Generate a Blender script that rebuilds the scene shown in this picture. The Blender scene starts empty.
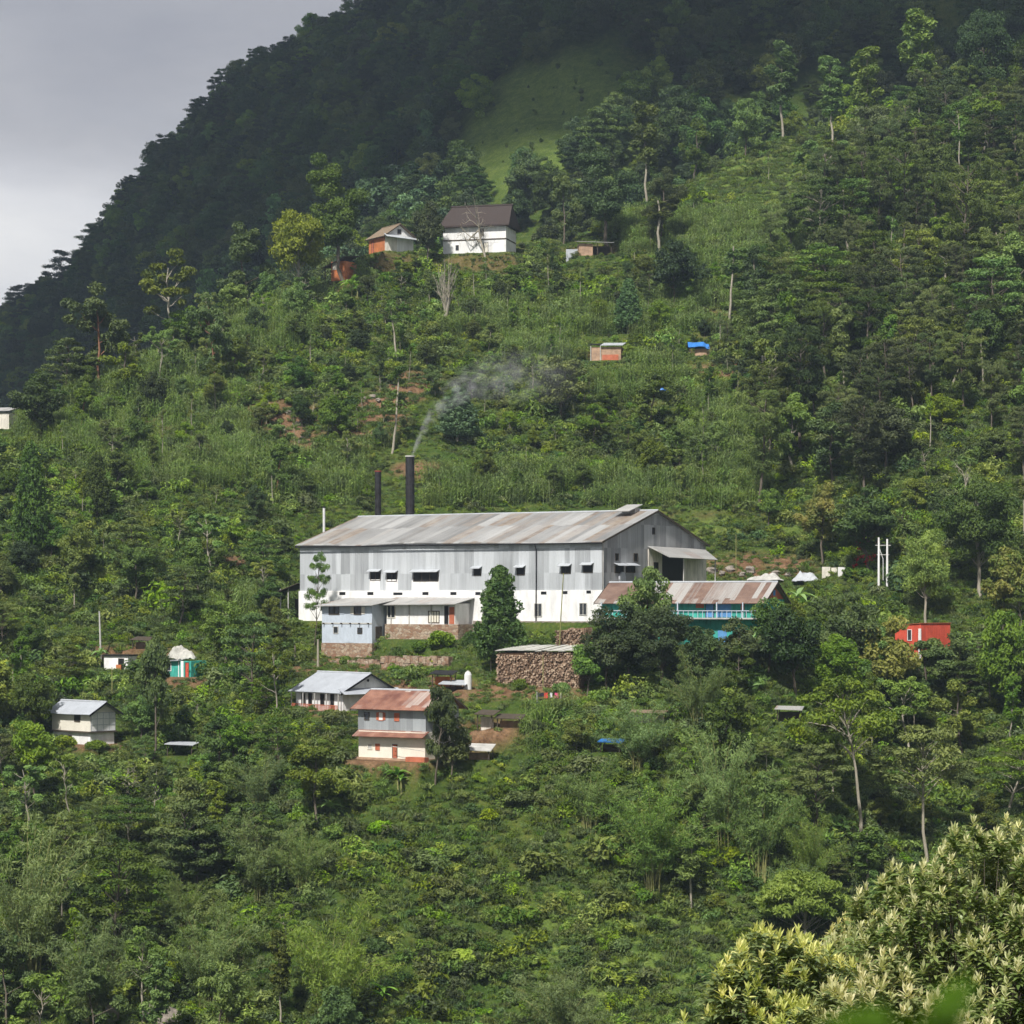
import bpy, math, random
import numpy as np
from math import sin, cos, pi, radians, atan2, sqrt
sc = bpy.context.scene
COL = sc.collection
F = 2500.0; CX = 512.0; HY = 600.0
R = np.random.default_rng(7)
rnd = random.Random(11)

# ------------------------------------------------------------------ mesh builder
class G:
    def __init__(s): s.v=[]; s.f=[]; s.n=0; s.t=[]
    def add(s, v, f, tone=None):
        v=np.asarray(v,float).reshape(-1,3); f=np.asarray(f,int)
        s.v.append(v); s.f.append(f+s.n); s.n+=len(v)
        s.t.append(np.full(len(f),.5) if tone is None else np.broadcast_to(np.asarray(tone,float),(len(f),)))
        return s
    def box(s,x0,x1,y0,y1,z0,z1):
        v=[(x,y,z) for x in (x0,x1) for y in (y0,y1) for z in (z0,z1)]
        f=[(0,1,3,2),(4,6,7,5),(0,4,5,1),(2,3,7,6),(0,2,6,4),(1,5,7,3)]
        return s.add(v,f)
    def hexa(s,v):   # 4 bottom ccw, 4 top ccw
        return s.add(v,[(3,2,1,0),(4,5,6,7),(0,1,5,4),(1,2,6,5),(2,3,7,6),(3,0,4,7)])
    def slab(s,a,b,c,d,th):  # quad a b c d thickened downward
        P=[np.array(p,float) for p in (a,b,c,d)]
        n=np.cross(P[1]-P[0],P[3]-P[0]); n/=np.linalg.norm(n)
        if n[2]<0: n=-n
        return s.hexa([p-n*th for p in P]+P)
    def tube(s,pts,rad,k=6,cap=True,tone=None):
        pts=np.asarray(pts,float); m=len(pts); rad=np.broadcast_to(np.asarray(rad,float),(m,))
        tan=np.gradient(pts,axis=0); tan/=np.linalg.norm(tan,axis=1)[:,None]+1e-9
        ref=np.array([1.,0,0]) if abs(tan[0][0])<.8 else np.array([0,1.,0])
        a=np.cross(tan,ref); a/=np.linalg.norm(a,axis=1)[:,None]+1e-9; b=np.cross(tan,a)
        an=np.arange(k)*2*pi/k
        V=(pts[:,None]+rad[:,None,None]*(a[:,None]*np.cos(an)[None,:,None]+b[:,None]*np.sin(an)[None,:,None])).reshape(-1,3)
        i=np.arange(m-1)[:,None]*k; j=np.arange(k)[None]; j2=(j+1)%k
        f=np.stack([i+j,i+j2,i+k+j2,i+k+j],-1).reshape(-1,4)
        s.add(V,f,tone)
        if cap and k>=4:
            for base in (0,(m-1)*k):
                if k==4: s.add(V[base:base+4],[(0,1,2,3)],tone)
                else:
                    c=V[base:base+k].mean(0)
                    s.add(np.vstack([V[base:base+k],c]),[(q,(q+1)%k,k) for q in range(k)],tone)
        return s
    def build(s,name,mat,parent=None,smooth=False,me_only=False):
        me=bpy.data.meshes.new(name)
        V=np.concatenate(s.v); me.vertices.add(len(V)); me.vertices.foreach_set('co',V.ravel())
        sizes=np.concatenate([np.full(len(f),f.shape[1]) for f in s.f]); loops=np.concatenate([f.ravel() for f in s.f])
        me.loops.add(len(loops)); me.loops.foreach_set('vertex_index',loops)
        me.polygons.add(len(sizes)); st=np.concatenate([[0],np.cumsum(sizes)[:-1]])
        me.polygons.foreach_set('loop_start',st)
        me.polygons.foreach_set('use_smooth',np.full(len(sizes),bool(smooth)))
        at=me.attributes.new('tone','FLOAT','FACE'); at.data.foreach_set('value',np.concatenate(s.t))
        me.update(calc_edges=True); me.materials.append(mat)
        if me_only: return me
        return link(name,me,parent)
def link(name,me,parent=None):
    o=bpy.data.objects.new(name,me); COL.objects.link(o)
    if parent is not None: o.parent=parent
    return o
def tag(o,label=None,cat=None,group=None,kind=None):
    if label: o['label']=label
    if cat: o['category']=cat
    if group: o['group']=group
    if kind: o['kind']=kind
    return o
def empty(name,loc,rz=0,sc_=1.0,label=None,cat=None,group=None):
    o=bpy.data.objects.new(name,None); COL.objects.link(o); o.empty_display_size=.3
    o.location=loc; o.rotation_euler=(0,0,rz); o.scale=(sc_,)*3 if np.isscalar(sc_) else sc_
    return tag(o,label,cat,group)

# ------------------------------------------------------------------ materials
class NT:
    def __init__(s,name):
        s.m=bpy.data.materials.new(name); s.m.use_nodes=True; s.t=s.m.node_tree; s.t.nodes.clear()
        s.out=s.n('ShaderNodeOutputMaterial')
    def n(s,typ,**kw):
        nd=s.t.nodes.new(typ)
        for k,v in kw.items():
            if k.startswith('i_'):
                key=k[2:]; key=int(key) if key.isdigit() else key.replace('_',' ')
                if hasattr(v,'is_linked') or hasattr(v,'node'): s.t.links.new(v,nd.inputs[key])
                else: nd.inputs[key].default_value=v
            else: setattr(nd,k,v)
        return nd
    def l(s,a,b): s.t.links.new(a,b)
    def math(s,op,a,b=0,c=0,clamp=False):
        nd=s.t.nodes.new('ShaderNodeMath'); nd.operation=op; nd.use_clamp=clamp
        for i,v in enumerate((a,b,c)):
            if hasattr(v,'node'): s.l(v,nd.inputs[i])
            else: nd.inputs[i].default_value=v
        return nd.outputs[0]
    def mix(s,f,a,b,typ='MIX'):
        nd=s.t.nodes.new('ShaderNodeMix'); nd.data_type='RGBA'; nd.blend_type=typ
        for i,v in ((0,f),(6,a),(7,b)):
            if hasattr(v,'node'): s.l(v,nd.inputs[i])
            else: nd.inputs[i].default_value=v if i==0 else (*v,1)
        return nd.outputs[2]
    def noise(s,vec,scale,detail=3,rough=.55):
        nd=s.n('ShaderNodeTexNoise'); s.l(vec,nd.inputs['Vector'])
        nd.inputs['Scale'].default_value=scale; nd.inputs['Detail'].default_value=detail; nd.inputs['Roughness'].default_value=rough
        return nd.outputs['Fac']
    def ramp(s,f,*st):
        nd=s.n('ShaderNodeValToRGB'); e=nd.color_ramp.elements
        while len(e)<len(st): e.new(.5)
        for q,(p,c) in zip(e,st): q.position=p; q.color=(*c,1) if not np.isscalar(c) else (c,c,c,1)
        s.l(f,nd.inputs[0]); return nd.outputs[0]
    def coord(s,sx=1,sy=1,sz=1,which='Object'):
        tc=s.n('ShaderNodeTexCoord'); mp=s.n('ShaderNodeMapping'); mp.inputs['Scale'].default_value=(sx,sy,sz)
        s.l(tc.outputs[which],mp.inputs[0]); return mp.outputs[0]
    def bsdf(s,col,rough=.8,spec=.3,metal=0,bump=None,bs=.3,bd=.05):
        b=s.n('ShaderNodeBsdfPrincipled')
        if hasattr(col,'node'): s.l(col,b.inputs['Base Color'])
        else: b.inputs['Base Color'].default_value=(*col,1)
        b.inputs['Roughness'].default_value=rough; b.inputs['Specular IOR Level'].default_value=spec; b.inputs['Metallic'].default_value=metal
        if bump is not None:
            bn=s.n('ShaderNodeBump'); bn.inputs['Strength'].default_value=bs; bn.inputs['Distance'].default_value=bd
            s.l(bump,bn.inputs['Height']); s.l(bn.outputs[0],b.inputs['Normal'])
        s.l(b.outputs[0],s.out.inputs[0]); return b
M={}
def plain(name,c,var=.25,scale=1.5,rough=.85,streak=False,spec=.25):
    t=NT(name); v=t.coord(1,1,.3 if streak else 1)
    f=t.noise(v,scale*(3 if streak else 1),5,.65)
    a=tuple(x*(1-var) for x in c); b=tuple(min(1,x*(1+var)) for x in c)
    t.bsdf(t.ramp(f,(.3,a),(.7,b)),rough,spec,bump=f); M[name]=t.m; return t.m
def leafmat(name,dark,light,trans=.3,hv=.035,rough=.55,vv=.45):
    t=NT(name)
    at=t.n('ShaderNodeAttribute',attribute_name='tone'); oi=t.n('ShaderNodeObjectInfo')
    c=t.mix(at.outputs['Fac'],dark,light)
    hs=t.n('ShaderNodeHueSaturation')
    t.l(t.math('MULTIPLY_ADD',oi.outputs['Random'],-1.7*hv,.5+.05*hv),hs.inputs['Hue'])
    r2=t.math('FRACT',t.math('MULTIPLY',oi.outputs['Random'],17.31))
    t.l(t.math('MULTIPLY_ADD',r2,vv*2,1-vv),hs.inputs['Value'])
    r3=t.math('FRACT',t.math('MULTIPLY',oi.outputs['Random'],5.77))
    t.l(t.math('MULTIPLY_ADD',r3,.35,.85),hs.inputs['Saturation'])
    t.l(c,hs.inputs['Color'])
    p=t.n('ShaderNodeBsdfPrincipled'); t.l(hs.outputs[0],p.inputs['Base Color']); p.inputs['Roughness'].default_value=rough; p.inputs['Specular IOR Level'].default_value=.25
    tr=t.n('ShaderNodeBsdfTranslucent'); t.l(t.mix(1,hs.outputs[0],(1.2,1.25,.6),'MULTIPLY'),tr.inputs[0])
    ms=t.n('ShaderNodeMixShader'); ms.inputs[0].default_value=trans; t.l(p.outputs[0],ms.inputs[1]); t.l(tr.outputs[0],ms.inputs[2])
    t.l(ms.outputs[0],t.out.inputs[0]); M[name]=t.m; return t.m
LV=1.55
def lc(*c): return (c[0]*LV*.9,c[1]*LV*.98,c[2]*LV*1.1)
leafmat('leaf_mid',lc(.042,.082,.017),lc(.115,.17,.034))
leafmat('leaf_dark',lc(.024,.05,.013),lc(.056,.092,.022),.22)
leafmat('leaf_bright',lc(.085,.15,.025),lc(.19,.27,.05),.35)
leafmat('leaf_olive',lc(.046,.068,.02),lc(.115,.142,.042),.28,.02)
leafmat('leaf_mustard',lc(.11,.12,.025),lc(.24,.22,.05),.3,.01,vv=.15)
leafmat('leaf_rust',lc(.09,.12,.03),lc(.23,.20,.06),.3,.01,vv=.1)
leafmat('leaf_blue',lc(.042,.078,.032),lc(.10,.15,.058),.25,.01,vv=.15)
leafmat('leaf_bamboo',lc(.065,.105,.028),lc(.14,.19,.05),.35,.02,vv=.3)
leafmat('leaf_far',lc(.025,.052,.021),lc(.078,.13,.042),.15,.01,vv=.6)
leafmat('leaf_maize',lc(.065,.11,.022),lc(.19,.25,.075),.3,.02,vv=.25)
leafmat('leaf_grass',lc(.045,.085,.018),lc(.11,.15,.04),.3,.03,vv=.35)
leafmat('leaf_shrub',lc(.048,.095,.018),lc(.135,.20,.034),.3,.035,vv=.45)
leafmat('leaf_banana',lc(.12,.21,.05),lc(.22,.33,.09),.4,.01,vv=.15)
leafmat('leaf_purple',(.05,.012,.02),(.09,.03,.045),.2,.0,vv=.1)
leafmat('petal_red',(.35,.02,.03),(.5,.05,.06),.3,.0,vv=.1)
leafmat('loquat_old',(.10,.15,.05),(.25,.30,.12),.22,.01,.38,vv=.1)
leafmat('loquat_new',(.40,.46,.16),(.76,.73,.38),.35,.012,.6,vv=.1)
leafmat('leaf_droop',(.12,.18,.035),(.27,.34,.08),.3,.0,vv=.05)
leafmat('leaf_near',(.035,.07,.006),(.05,.10,.01),.3,.0,vv=.05)
plain('bark',(.12,.10,.075),.45,3,streak=True); plain('bark_pale',(.30,.27,.21),.3,3,streak=True); plain('bark_red',(.24,.12,.07),.4,3)
plain('culm',(.22,.22,.08),.4,2)
plain('whitewash',(.73,.72,.70),.2,.4,streak=True); plain('cream',(.70,.66,.56),.12,.6); plain('plaster_stained',(.62,.58,.50),.3,.5,streak=True)
plain('concrete',(.42,.41,.38),.25,1); plain('black_metal',(.02,.019,.02),.5,2,.6); plain('pipe_white',(.6,.6,.58),.1)
plain('dark_wood',(.07,.055,.04),.3,2); plain('dark',(.012,.012,.013),.3,2,.5); plain('glass_dark',(.03,.033,.036),.3,1,.25,spec=.5)
plain('red_paint',(.55,.085,.05),.25,.9,streak=True); plain('orange_wall',(.46,.16,.06),.3,1); plain('orange_paint',(.42,.13,.07),.2,1)
plain('teal',(.05,.33,.27),.35,.8,streak=True); plain('blue_paint',(.10,.26,.50),.25,.8); plain('blue_tarp',(.04,.18,.50),.25,1.2,.4); plain('white_tarp',(.42,.41,.37),.3,1,.7)
plain('stone',(.22,.19,.16),.4,1.6); plain('mud_brick',(.36,.24,.16),.35,1.5); plain('soil',(.20,.12,.07),.4,1.5)
plain('thatch',(.05,.038,.034),.4,3,streak=True); plain('thatch_brown',(.20,.15,.10),.35,3,streak=True)
plain('zinc_plain',(.40,.42,.44),.15,1.2,.5); plain('pale_blue_sheet',(.45,.50,.56),.12,.8,.6,streak=True); plain('grey_roof',(.36,.38,.41),.12,.6,.5)
plain('pink_cloth',(.65,.10,.22),.1); plain('white_cloth',(.7,.7,.7),.1); plain('black_cloth',(.03,.03,.04),.1); plain('orange_cloth',(.6,.25,.12),.1); plain('red_cloth',(.6,.06,.06),.1); plain('blue_cloth',(.15,.3,.55),.1)
plain('red_cap',(.2,.05,.04),.3)
def zinc(name,lo,hi,rust=.0,axis='wall',tint=(.94,1.0,1.03),sheet=.8,cut=2.9,rc=((.16,.07,.045),(.36,.24,.17))):
    t=NT(name)
    tc=t.n('ShaderNodeTexCoord'); sp=t.n('ShaderNodeSeparateXYZ'); t.l(tc.outputs['Object'],sp.inputs[0]); X,Y,Z=sp.outputs
    if axis=='wall': a=t.math('ADD',X,Y); b=Z
    else: a=X; b=Y
    ia=t.math('FLOOR',t.math('DIVIDE',a,sheet)); ib=t.math('FLOOR',t.math('DIVIDE',t.math('ADD',b,t.math('MULTIPLY',t.math('SINE',t.math('MULTIPLY',ia,2.3)),.25 if axis!='wall' else .03)),cut))
    cv=t.n('ShaderNodeCombineXYZ'); t.l(t.math('FLOOR',t.math('ADD',ia,t.math('MULTIPLY',t.math('SINE',t.math('MULTIPLY',ia,1.7)),.6))),cv.inputs[0]); t.l(ib,cv.inputs[1])
    wn=t.n('ShaderNodeTexWhiteNoise',noise_dimensions='2D'); t.l(cv.outputs[0],wn.inputs['Vector'])
    sv=t.n('ShaderNodeCombineXYZ'); t.l(t.math('MULTIPLY',a,2.2),sv.inputs[0]); t.l(t.math('MULTIPLY',b,.10),sv.inputs[1]); t.l(t.math('MULTIPLY',ib,3.7),sv.inputs[2])
    st=t.noise(sv.outputs[0],1.0,6,.7); sv2=t.n('ShaderNodeCombineXYZ'); t.l(t.math('MULTIPLY',a,9.),sv2.inputs[0]); t.l(t.math('MULTIPLY',b,.25),sv2.inputs[1]); st=t.math('ADD',t.math('MULTIPLY',st,.62),t.math('MULTIPLY',t.noise(sv2.outputs[0],1.,3,.7),.38))
    big=t.noise(t.coord(.12,.12,.12),1,3)
    f=t.math('ADD',t.math('MULTIPLY',wn.outputs['Value'],.38),t.math('ADD',t.math('MULTIPLY',st,.85),t.math('MULTIPLY',big,.5)))
    f=t.math('SUBTRACT',f,.42)
    c=t.ramp(f,(.12,tuple(lo*x for x in tint)),(.82,tuple(hi*x for x in tint)))
    if rust>0:
        sep=t.n('ShaderNodeTexWhiteNoise',noise_dimensions='2D'); t.l(t.n('ShaderNodeVectorMath',operation='ADD',i_0=cv.outputs[0],i_1=(7.3,2.1,0)).outputs[0],sep.inputs['Vector'])
        rm=t.math('ADD',t.math('MULTIPLY',sep.outputs['Value'],.55),t.math('MULTIPLY',st,.7))
        rm=t.ramp(rm,(.92-rust*.5,0.),(1.12-rust*.5,1.))
        rc=t.ramp(t.noise(t.coord(.7,.7,.7),1,4),(.3,rc[0]),(.7,rc[1]))
        c=t.mix(rm,c,rc)
    wv=t.math('SINE',t.math('MULTIPLY',a,2*pi/.076*.25))
    t.bsdf(c,.55,.4,.0,bump=wv,bs=.25,bd=.02); M[name]=t.m
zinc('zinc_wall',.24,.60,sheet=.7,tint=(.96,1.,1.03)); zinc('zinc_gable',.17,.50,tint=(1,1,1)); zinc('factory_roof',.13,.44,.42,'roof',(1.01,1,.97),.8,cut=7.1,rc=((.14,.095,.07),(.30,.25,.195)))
zinc('rusty_roof',.34,.42,1.25,'roof',(1.1,.95,.85),.7,rc=((.13,.05,.035),(.30,.15,.10))); zinc('striped_roof',.24,.36,.95,'roof',(1.05,1,.94),.62,cut=30.,rc=((.11,.065,.05),(.22,.145,.11))); zinc('lean_roof',.26,.40,.15,'roof',(1.02,1,.95)); zinc('striped_dark',.16,.42,.15)
def masonry():
    t=NT('rubble_stone'); v=t.coord(1,1,1.5)
    vo=t.n('ShaderNodeTexVoronoi',i_Scale=2.2); t.l(v,vo.inputs['Vector'])
    vd=t.n('ShaderNodeTexVoronoi',i_Scale=2.2,feature='DISTANCE_TO_EDGE'); t.l(v,vd.inputs['Vector'])
    c=t.ramp(t.n('ShaderNodeSeparateColor',i_0=vo.outputs['Color']).outputs[0],(0,(.22,.12,.075)),(.5,(.31,.22,.15)),(1,(.40,.33,.25)))
    c=t.mix(t.ramp(vd.outputs[0],(.0,1.),(.08,0.)),c,(.16,.12,.09))
    t.bsdf(c,.9,.2,bump=vd.outputs[0],bs=.5,bd=.1); M['rubble_stone']=t.m
    t=NT('log_end'); at=t.n('ShaderNodeAttribute',attribute_name='tone')
    t.bsdf(t.ramp(at.outputs['Fac'],(0,(.12,.08,.055)),(.5,(.28,.19,.13)),(1,(.47,.36,.26))),.9,.15); M['log_end']=t.m
masonry()

# ------------------------------------------------------------------ noise
_T=np.random.default_rng(3).random((256,256))
def vnoise(x,y):
    xi=np.floor(x).astype(int); yi=np.floor(y).astype(int); fx=x-xi; fy=y-yi
    fx=fx*fx*(3-2*fx); fy=fy*fy*(3-2*fy)
    g=lambda i,j:_T[(i)%256,(j)%256]
    return (g(xi,yi)*(1-fx)+g(xi+1,yi)*fx)*(1-fy)+(g(xi,yi+1)*(1-fx)+g(xi+1,yi+1)*fx)*fy
def fbm(x,y,o=4):
    s=0;a=.5;
    for k in range(o): s=s+a*vnoise(x*2**k+17*k,y*2**k+5*k); a*=.5
    return s-.47
def sstep(a,b,x): t=np.clip((x-a)/(b-a),0,1); return t*t*(3-2*t)

# ------------------------------------------------------------------ terrain height
PC=np.array([-400,-200,0,100,200,300,400,450,560,650,750,850,950,1024,1200,1500.])
YCI=np.array([540,500,428,392,338,290,254,250,246,200,148,116,96,76,30,-60.])
YCD=np.array([360,365,380,395,415,435,450,452,458,480,505,520,528,530,535,540.])
MC=np.array([-400,-200,0,150,250,300,380,420,512,600,700,1024,1500.]); MI=np.array([720,620,500,400,300,245,172,132,66,8,-40,-110,-200.])
BC=np.array([-400,-200,0,65,130,180,230,300,360,500,700,1024,1500.]); BI=np.array([650,512,358,290,224,163,122,76,38,-40,-120,-170,-190.])
KY=np.array([235,250,262,275,285,292,300,310,330.])
KP={300:[-40.4,-28,-18.5,-12.5,-9.6,-8.2,-6.9,-3.5,-2.6],400:[-40.4,-27.5,-17,-11.5,-9,-7.9,-6.7,-2.9,-2.6],
500:[-40.4,-27.5,-16.5,-9.8,-7.2,-5.2,-3,-2.6,-2.6],600:[-40.4,-27.5,-15,-8,-5.5,-3,-2.6,-2.6,-2.6],
700:[-40.4,-27,-14,-7,-5,-4.4,-3.4,-2.6,-2.4],800:[-40.4,-29,-17,-10,-7,-5,-3.6,-2,-.5]}
TC=np.arange(-1000,2401,10.); TY=np.arange(-60,1502,2.)
def _profile(p):
    yc=np.interp(p,PC,YCD); zc=(HY-np.interp(p,PC,YCI))/F*yc
    zl=-40.4+(KY-235)*(zc+40.4)/(yc-235)
    ks=sorted(KP)
    if p<=200 or p>=900: kz=zl
    else:
        lo=max([k for k in ks if k<=p],default=None); hi=min([k for k in ks if k>=p],default=None)
        if lo is None: w=(p-200)/100; kz=zl*(1-w)+np.array(KP[300])*w
        elif hi is None: w=(900-p)/100; kz=zl*(1-w)+np.array(KP[800])*w
        else: w=0 if hi==lo else (p-lo)/(hi-lo); kz=np.array(KP[lo])*(1-w)+np.array(KP[hi])*w
    ys=[-60,0,10,55,100,150,200]+list(KY); zs=[-1.2,-1.7,-4,-16,-38,-60,-52]+list(kz)
    z0=kz[-1]
    for t in (.2,.4,.6,.8,.93,1.0):
        ys.append(330+t*(yc-330)); g=t*(1.12-.12*t); zs.append(z0+(zc-z0)*g)
    ys+= [yc+12,yc+55]; zs+=[zc+.5,zc-24]
    zm=(HY-np.interp(p,MC,MI))/F*650; zb=(HY-np.interp(p,BC,BI))/F*950
    ys+=[650,690,950,1000,1500]; zs+=[zm,zm-4,zb,zb+2,zb-200]
    return np.interp(TY,ys,zs)
TAB=np.array([_profile(p) for p in TC])
kk=np.exp(-.5*(np.arange(-5,6)/2.2)**2); kk/=kk.sum()
TP=np.pad(TAB,((5,5),(0,0)),mode='edge'); TAB=sum(kk[i]*TP[i:i+len(TAB)] for i in range(11))
k2=np.array([.25,.5,.25]); T2=np.pad(TAB,((0,0),(1,1)),mode='edge'); TAB=sum(k2[i]*T2[:,i:i+TAB.shape[1]] for i in range(3))
def Hraw(X,Y,fine=True):
    X=np.asarray(X,float); Y=np.asarray(Y,float)
    p=CX+F*X/np.maximum(Y,150); a=np.clip((p-TC[0])/10,0,len(TC)-1.001); b=np.clip((Y-TY[0])/2,0,len(TY)-1.001)
    ai=a.astype(int); bi=b.astype(int); fa=a-ai; fb=b-bi
    z=(TAB[ai,bi]*(1-fa)+TAB[ai+1,bi]*fa)*(1-fb)+(TAB[ai,bi+1]*(1-fa)+TAB[ai+1,bi+1]*fa)*fb
    plat=sstep(255,300,p)*(1-sstep(740,800,p))*sstep(255,262,Y)*(1-sstep(328,338,Y))
    far=sstep(470,620,Y); nearm=sstep(180,235,Y)
    z=z+nearm*(1-plat)*(fbm(X/22,Y/22)*3.2+far*(fbm(X/70+9,Y/70)*24+46*(abs(fbm((X*.8+Y*.25)/42,Y/170+4))-.10)))
    # cultivation terraces
    tm=sstep(335,350,Y)*(1-sstep(535,560,Y))*(.75+.25*sstep(430,470,Y))*np.clip(.5+2*fbm(X/30+3,Y/30+1),.15,1)
    h=2.6+ .0*X; zz=z+1.2*fbm(X/15,Y/15+40); q=zz/h; fr=q-np.floor(q); zt=h*(np.floor(q)+sstep(.62,1,fr))
    z=z+(zt-zz)*tm*.85
    if fine: z=z+nearm*(1-plat*.7)*fbm(X/3.1,Y/3.1)*.5
    return z
PADS=[]
def H(X,Y):
    X=np.asarray(X,float); Y=np.asarray(Y,float); z=Hraw(X,Y)
    for (cx,cy,ca,sa,x0,x1,y0,y1,zp,fall) in PADS:
        lx=(X-cx)*ca+(Y-cy)*sa; ly=-(X-cx)*sa+(Y-cy)*ca
        dx=np.maximum(np.maximum(x0-lx,lx-x1),0); dy=np.maximum(np.maximum(y0-ly,ly-y1),0)
        w=1-sstep(0,fall,np.sqrt(dx*dx+dy*dy)); z=z*(1-w)+zp*w
    return z
def ground(px,py,ymin=222.,fn=None):
    """world point where the line of sight (px,py) from the camera height meets the slope"""
    ys=np.arange(ymin,np.interp(px,PC,YCD)+6,.4); X=(px-CX)/F*ys; z=(fn or H)(X,ys); im=HY-F*z/ys
    k=np.argmax(im<=py)
    if im[k]>py: k=int(np.argmin(im))
    return float(X[k]),float(ys[k]),float(z[k])
def W(px,Y): return (px-CX)/F*Y
def Z(py,Y): return (HY-py)/F*Y
class Frame:
    def __init__(s,pa,Ya,pb,Yb,zb,Wd,pad=True,fall=2.5,m=.4,zpad=None):
        s.A=np.array([W(pa,Ya),Ya]); B=np.array([W(pb,Yb),Yb]); d=B-s.A; s.L=float(np.hypot(*d)); s.rz=atan2(d[1],d[0]); s.z=zb; s.W=Wd
        if pad: PADS.append((s.A[0],s.A[1],cos(s.rz),sin(s.rz),-m,s.L+m,-m,Wd+m,zb if zpad is None else zpad,fall))
    def root(s,name,label,cat,group=None): return empty(name,(s.A[0],s.A[1],s.z),s.rz,1.0,label,cat,group)
    def lx(s,px,off=0):  # local x of the image column on the plane y=off
        u=(px-CX)/F; ox=s.A[0]-off*sin(s.rz); oy=s.A[1]+off*cos(s.rz); c,sn=cos(s.rz),sin(s.rz)
        return (u*oy-ox)/(c-u*sn)
    def ly(s,px,x):      # local y of the image column on the plane x=x
        u=(px-CX)/F; ox=s.A[0]+x*cos(s.rz); oy=s.A[1]+x*sin(s.rz); c,sn=cos(s.rz),sin(s.rz)
        return (u*oy-ox)/(-sn-u*c)
    def lz(s,py,x,y=0):
        Y=s.A[1]+x*sin(s.rz)+y*cos(s.rz); return Z(py,Y)-s.z
def bench(pa,pb,Y,z,dep,fall=3): PADS.append((W(pa,Y),Y,1,0,0,W(pb,Y)-W(pa,Y),0,dep,z,fall))

# wall-mounted pieces: face 'f' front (y=yo, outward -y), 'r' right end (x=xo, outward +x)
def onface(g,face,o,a0,a1,z0,z1,c0,c1):
    if face=='f': g.box(a0,a1,o-c1,o-c0,z0,z1)
    else: g.box(o+c0,o+c1,a0,a1,z0,z1)
def window(root,face,o,a0,a1,z0,z1,mull=1,frame='dark_wood',pane='glass_dark',canopy=False,name='window',shutter=None):
    g=G(); t=min(.09,(a1-a0)*.12)
    onface(g,face,o,a0-t,a0,z0-t,z1+t,.003,.07); onface(g,face,o,a1,a1+t,z0-t,z1+t,.003,.07)
    onface(g,face,o,a0,a1,z0-t,z0,.003,.07); onface(g,face,o,a0,a1,z1,z1+t,.003,.07)
    for k in range(1,mull+1):
        m=a0+(a1-a0)*k/(mull+1); onface(g,face,o,m-.035,m+.035,z0,z1,.02,.06)
    w=g.build(name,M[frame],root)
    g=G(); onface(g,face,o,a0,a1,z0,z1,.004,.02); g.build('pane',M[pane],w)
    if shutter:
        g=G(); wd=(a1-a0)*.5
        onface(g,face,o,a0-t-wd,a0-t,z0,z1,.01,.05); g.build('shutter',M[shutter],w)
        g=G(); onface(g,face,o,a1+t,a1+t+wd,z0,z1,.01,.05); g.build('shutter',M[shutter],w)
    if canopy:
        g=G(); e=.25
        if face=='f': g.slab((a0-e,o-.75,z1+.12),(a1+e,o-.75,z1+.12),(a1+e,o,z1+.42),(a0-e,o,z1+.42),.05)
        else: g.slab((o+.75,a0-e,z1+.12),(o+.75,a1+e,z1+.12),(o,a1+e,z1+.42),(o,a0-e,z1+.42),.05)
        g.build('canopy',M['zinc_plain'],w)
    return w
def door(root,face,o,a0,a1,z0,z1,mat='dark_wood',name='door'):
    g=G(); onface(g,face,o,a0-.07,a0,z0,z1+.07,.003,.07); onface(g,face,o,a1,a1+.07,z0,z1+.07,.003,.07); onface(g,face,o,a0,a1,z1,z1+.07,.003,.07)
    d=g.build(name,M['dark_wood'],root); g=G(); onface(g,face,o,a0,a1,z0,z1,.004,.04); g.build('leaf',M[mat],d)
    g=G(); onface(g,face,o,a1-.2,a1-.12,z0+(z1-z0)*.48,z0+(z1-z0)*.54,.045,.08); g.build('handle',M['black_metal'],d); return d
def gable_roof(root,L,Wd,ze,rise,ox,oy,mat,th=.08,name='roof',x0=0,y0=0,barge='dark_wood'):
    ze+=th+.04; s=rise/(Wd/2); g=G(); r=ze+rise; ym=y0+Wd/2
    # several slabs a few centimetres out of true so that the roof line is not perfect
    n=max(2,int(L/4.5)); xs=np.linspace(x0-ox,x0+L+ox,n+1); kz=.14 if L>30 else .05; dz=[rnd.uniform(-kz,kz) for _ in xs]
    for i in range(n):
        a,b=xs[i],xs[i+1]; da,db=dz[i],dz[i+1]
        g.slab((a,y0-oy,ze-oy*s+da),(b,y0-oy,ze-oy*s+db),(b,ym,r+db*.4),(a,ym,r+da*.4),th)
        g.slab((a,ym,r+da*.4),(b,ym,r+db*.4),(b,y0+Wd+oy,ze-oy*s),(a,y0+Wd+oy,ze-oy*s),th)
    ro=g.build(name,M[mat],root)
    if barge:
        for xx in (x0-ox-.05,x0+L+ox+.002):
            g=G()
            for (ya,za,yb,zb) in ((y0-oy,ze-oy*s,ym,r),(ym,r,y0+Wd+oy,ze-oy*s)):
                g.hexa([(xx,ya,za-.2),(xx+.048,ya,za-.2),(xx+.048,yb,zb-.2),(xx,yb,zb-.2),(xx,ya,za+.03),(xx+.048,ya,za+.03),(xx+.048,yb,zb+.03),(xx,yb,zb+.03)])
            g.build('bargeboard',M[barge],ro)
    g=G(); g.tube([(x0-ox,ym,r+.03),(x0+L+ox,ym,r+.03)],.11,6); g.build('ridge_cap',M['zinc_plain'] if 'thatch' not in mat else M[mat],ro)
    return ro
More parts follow.
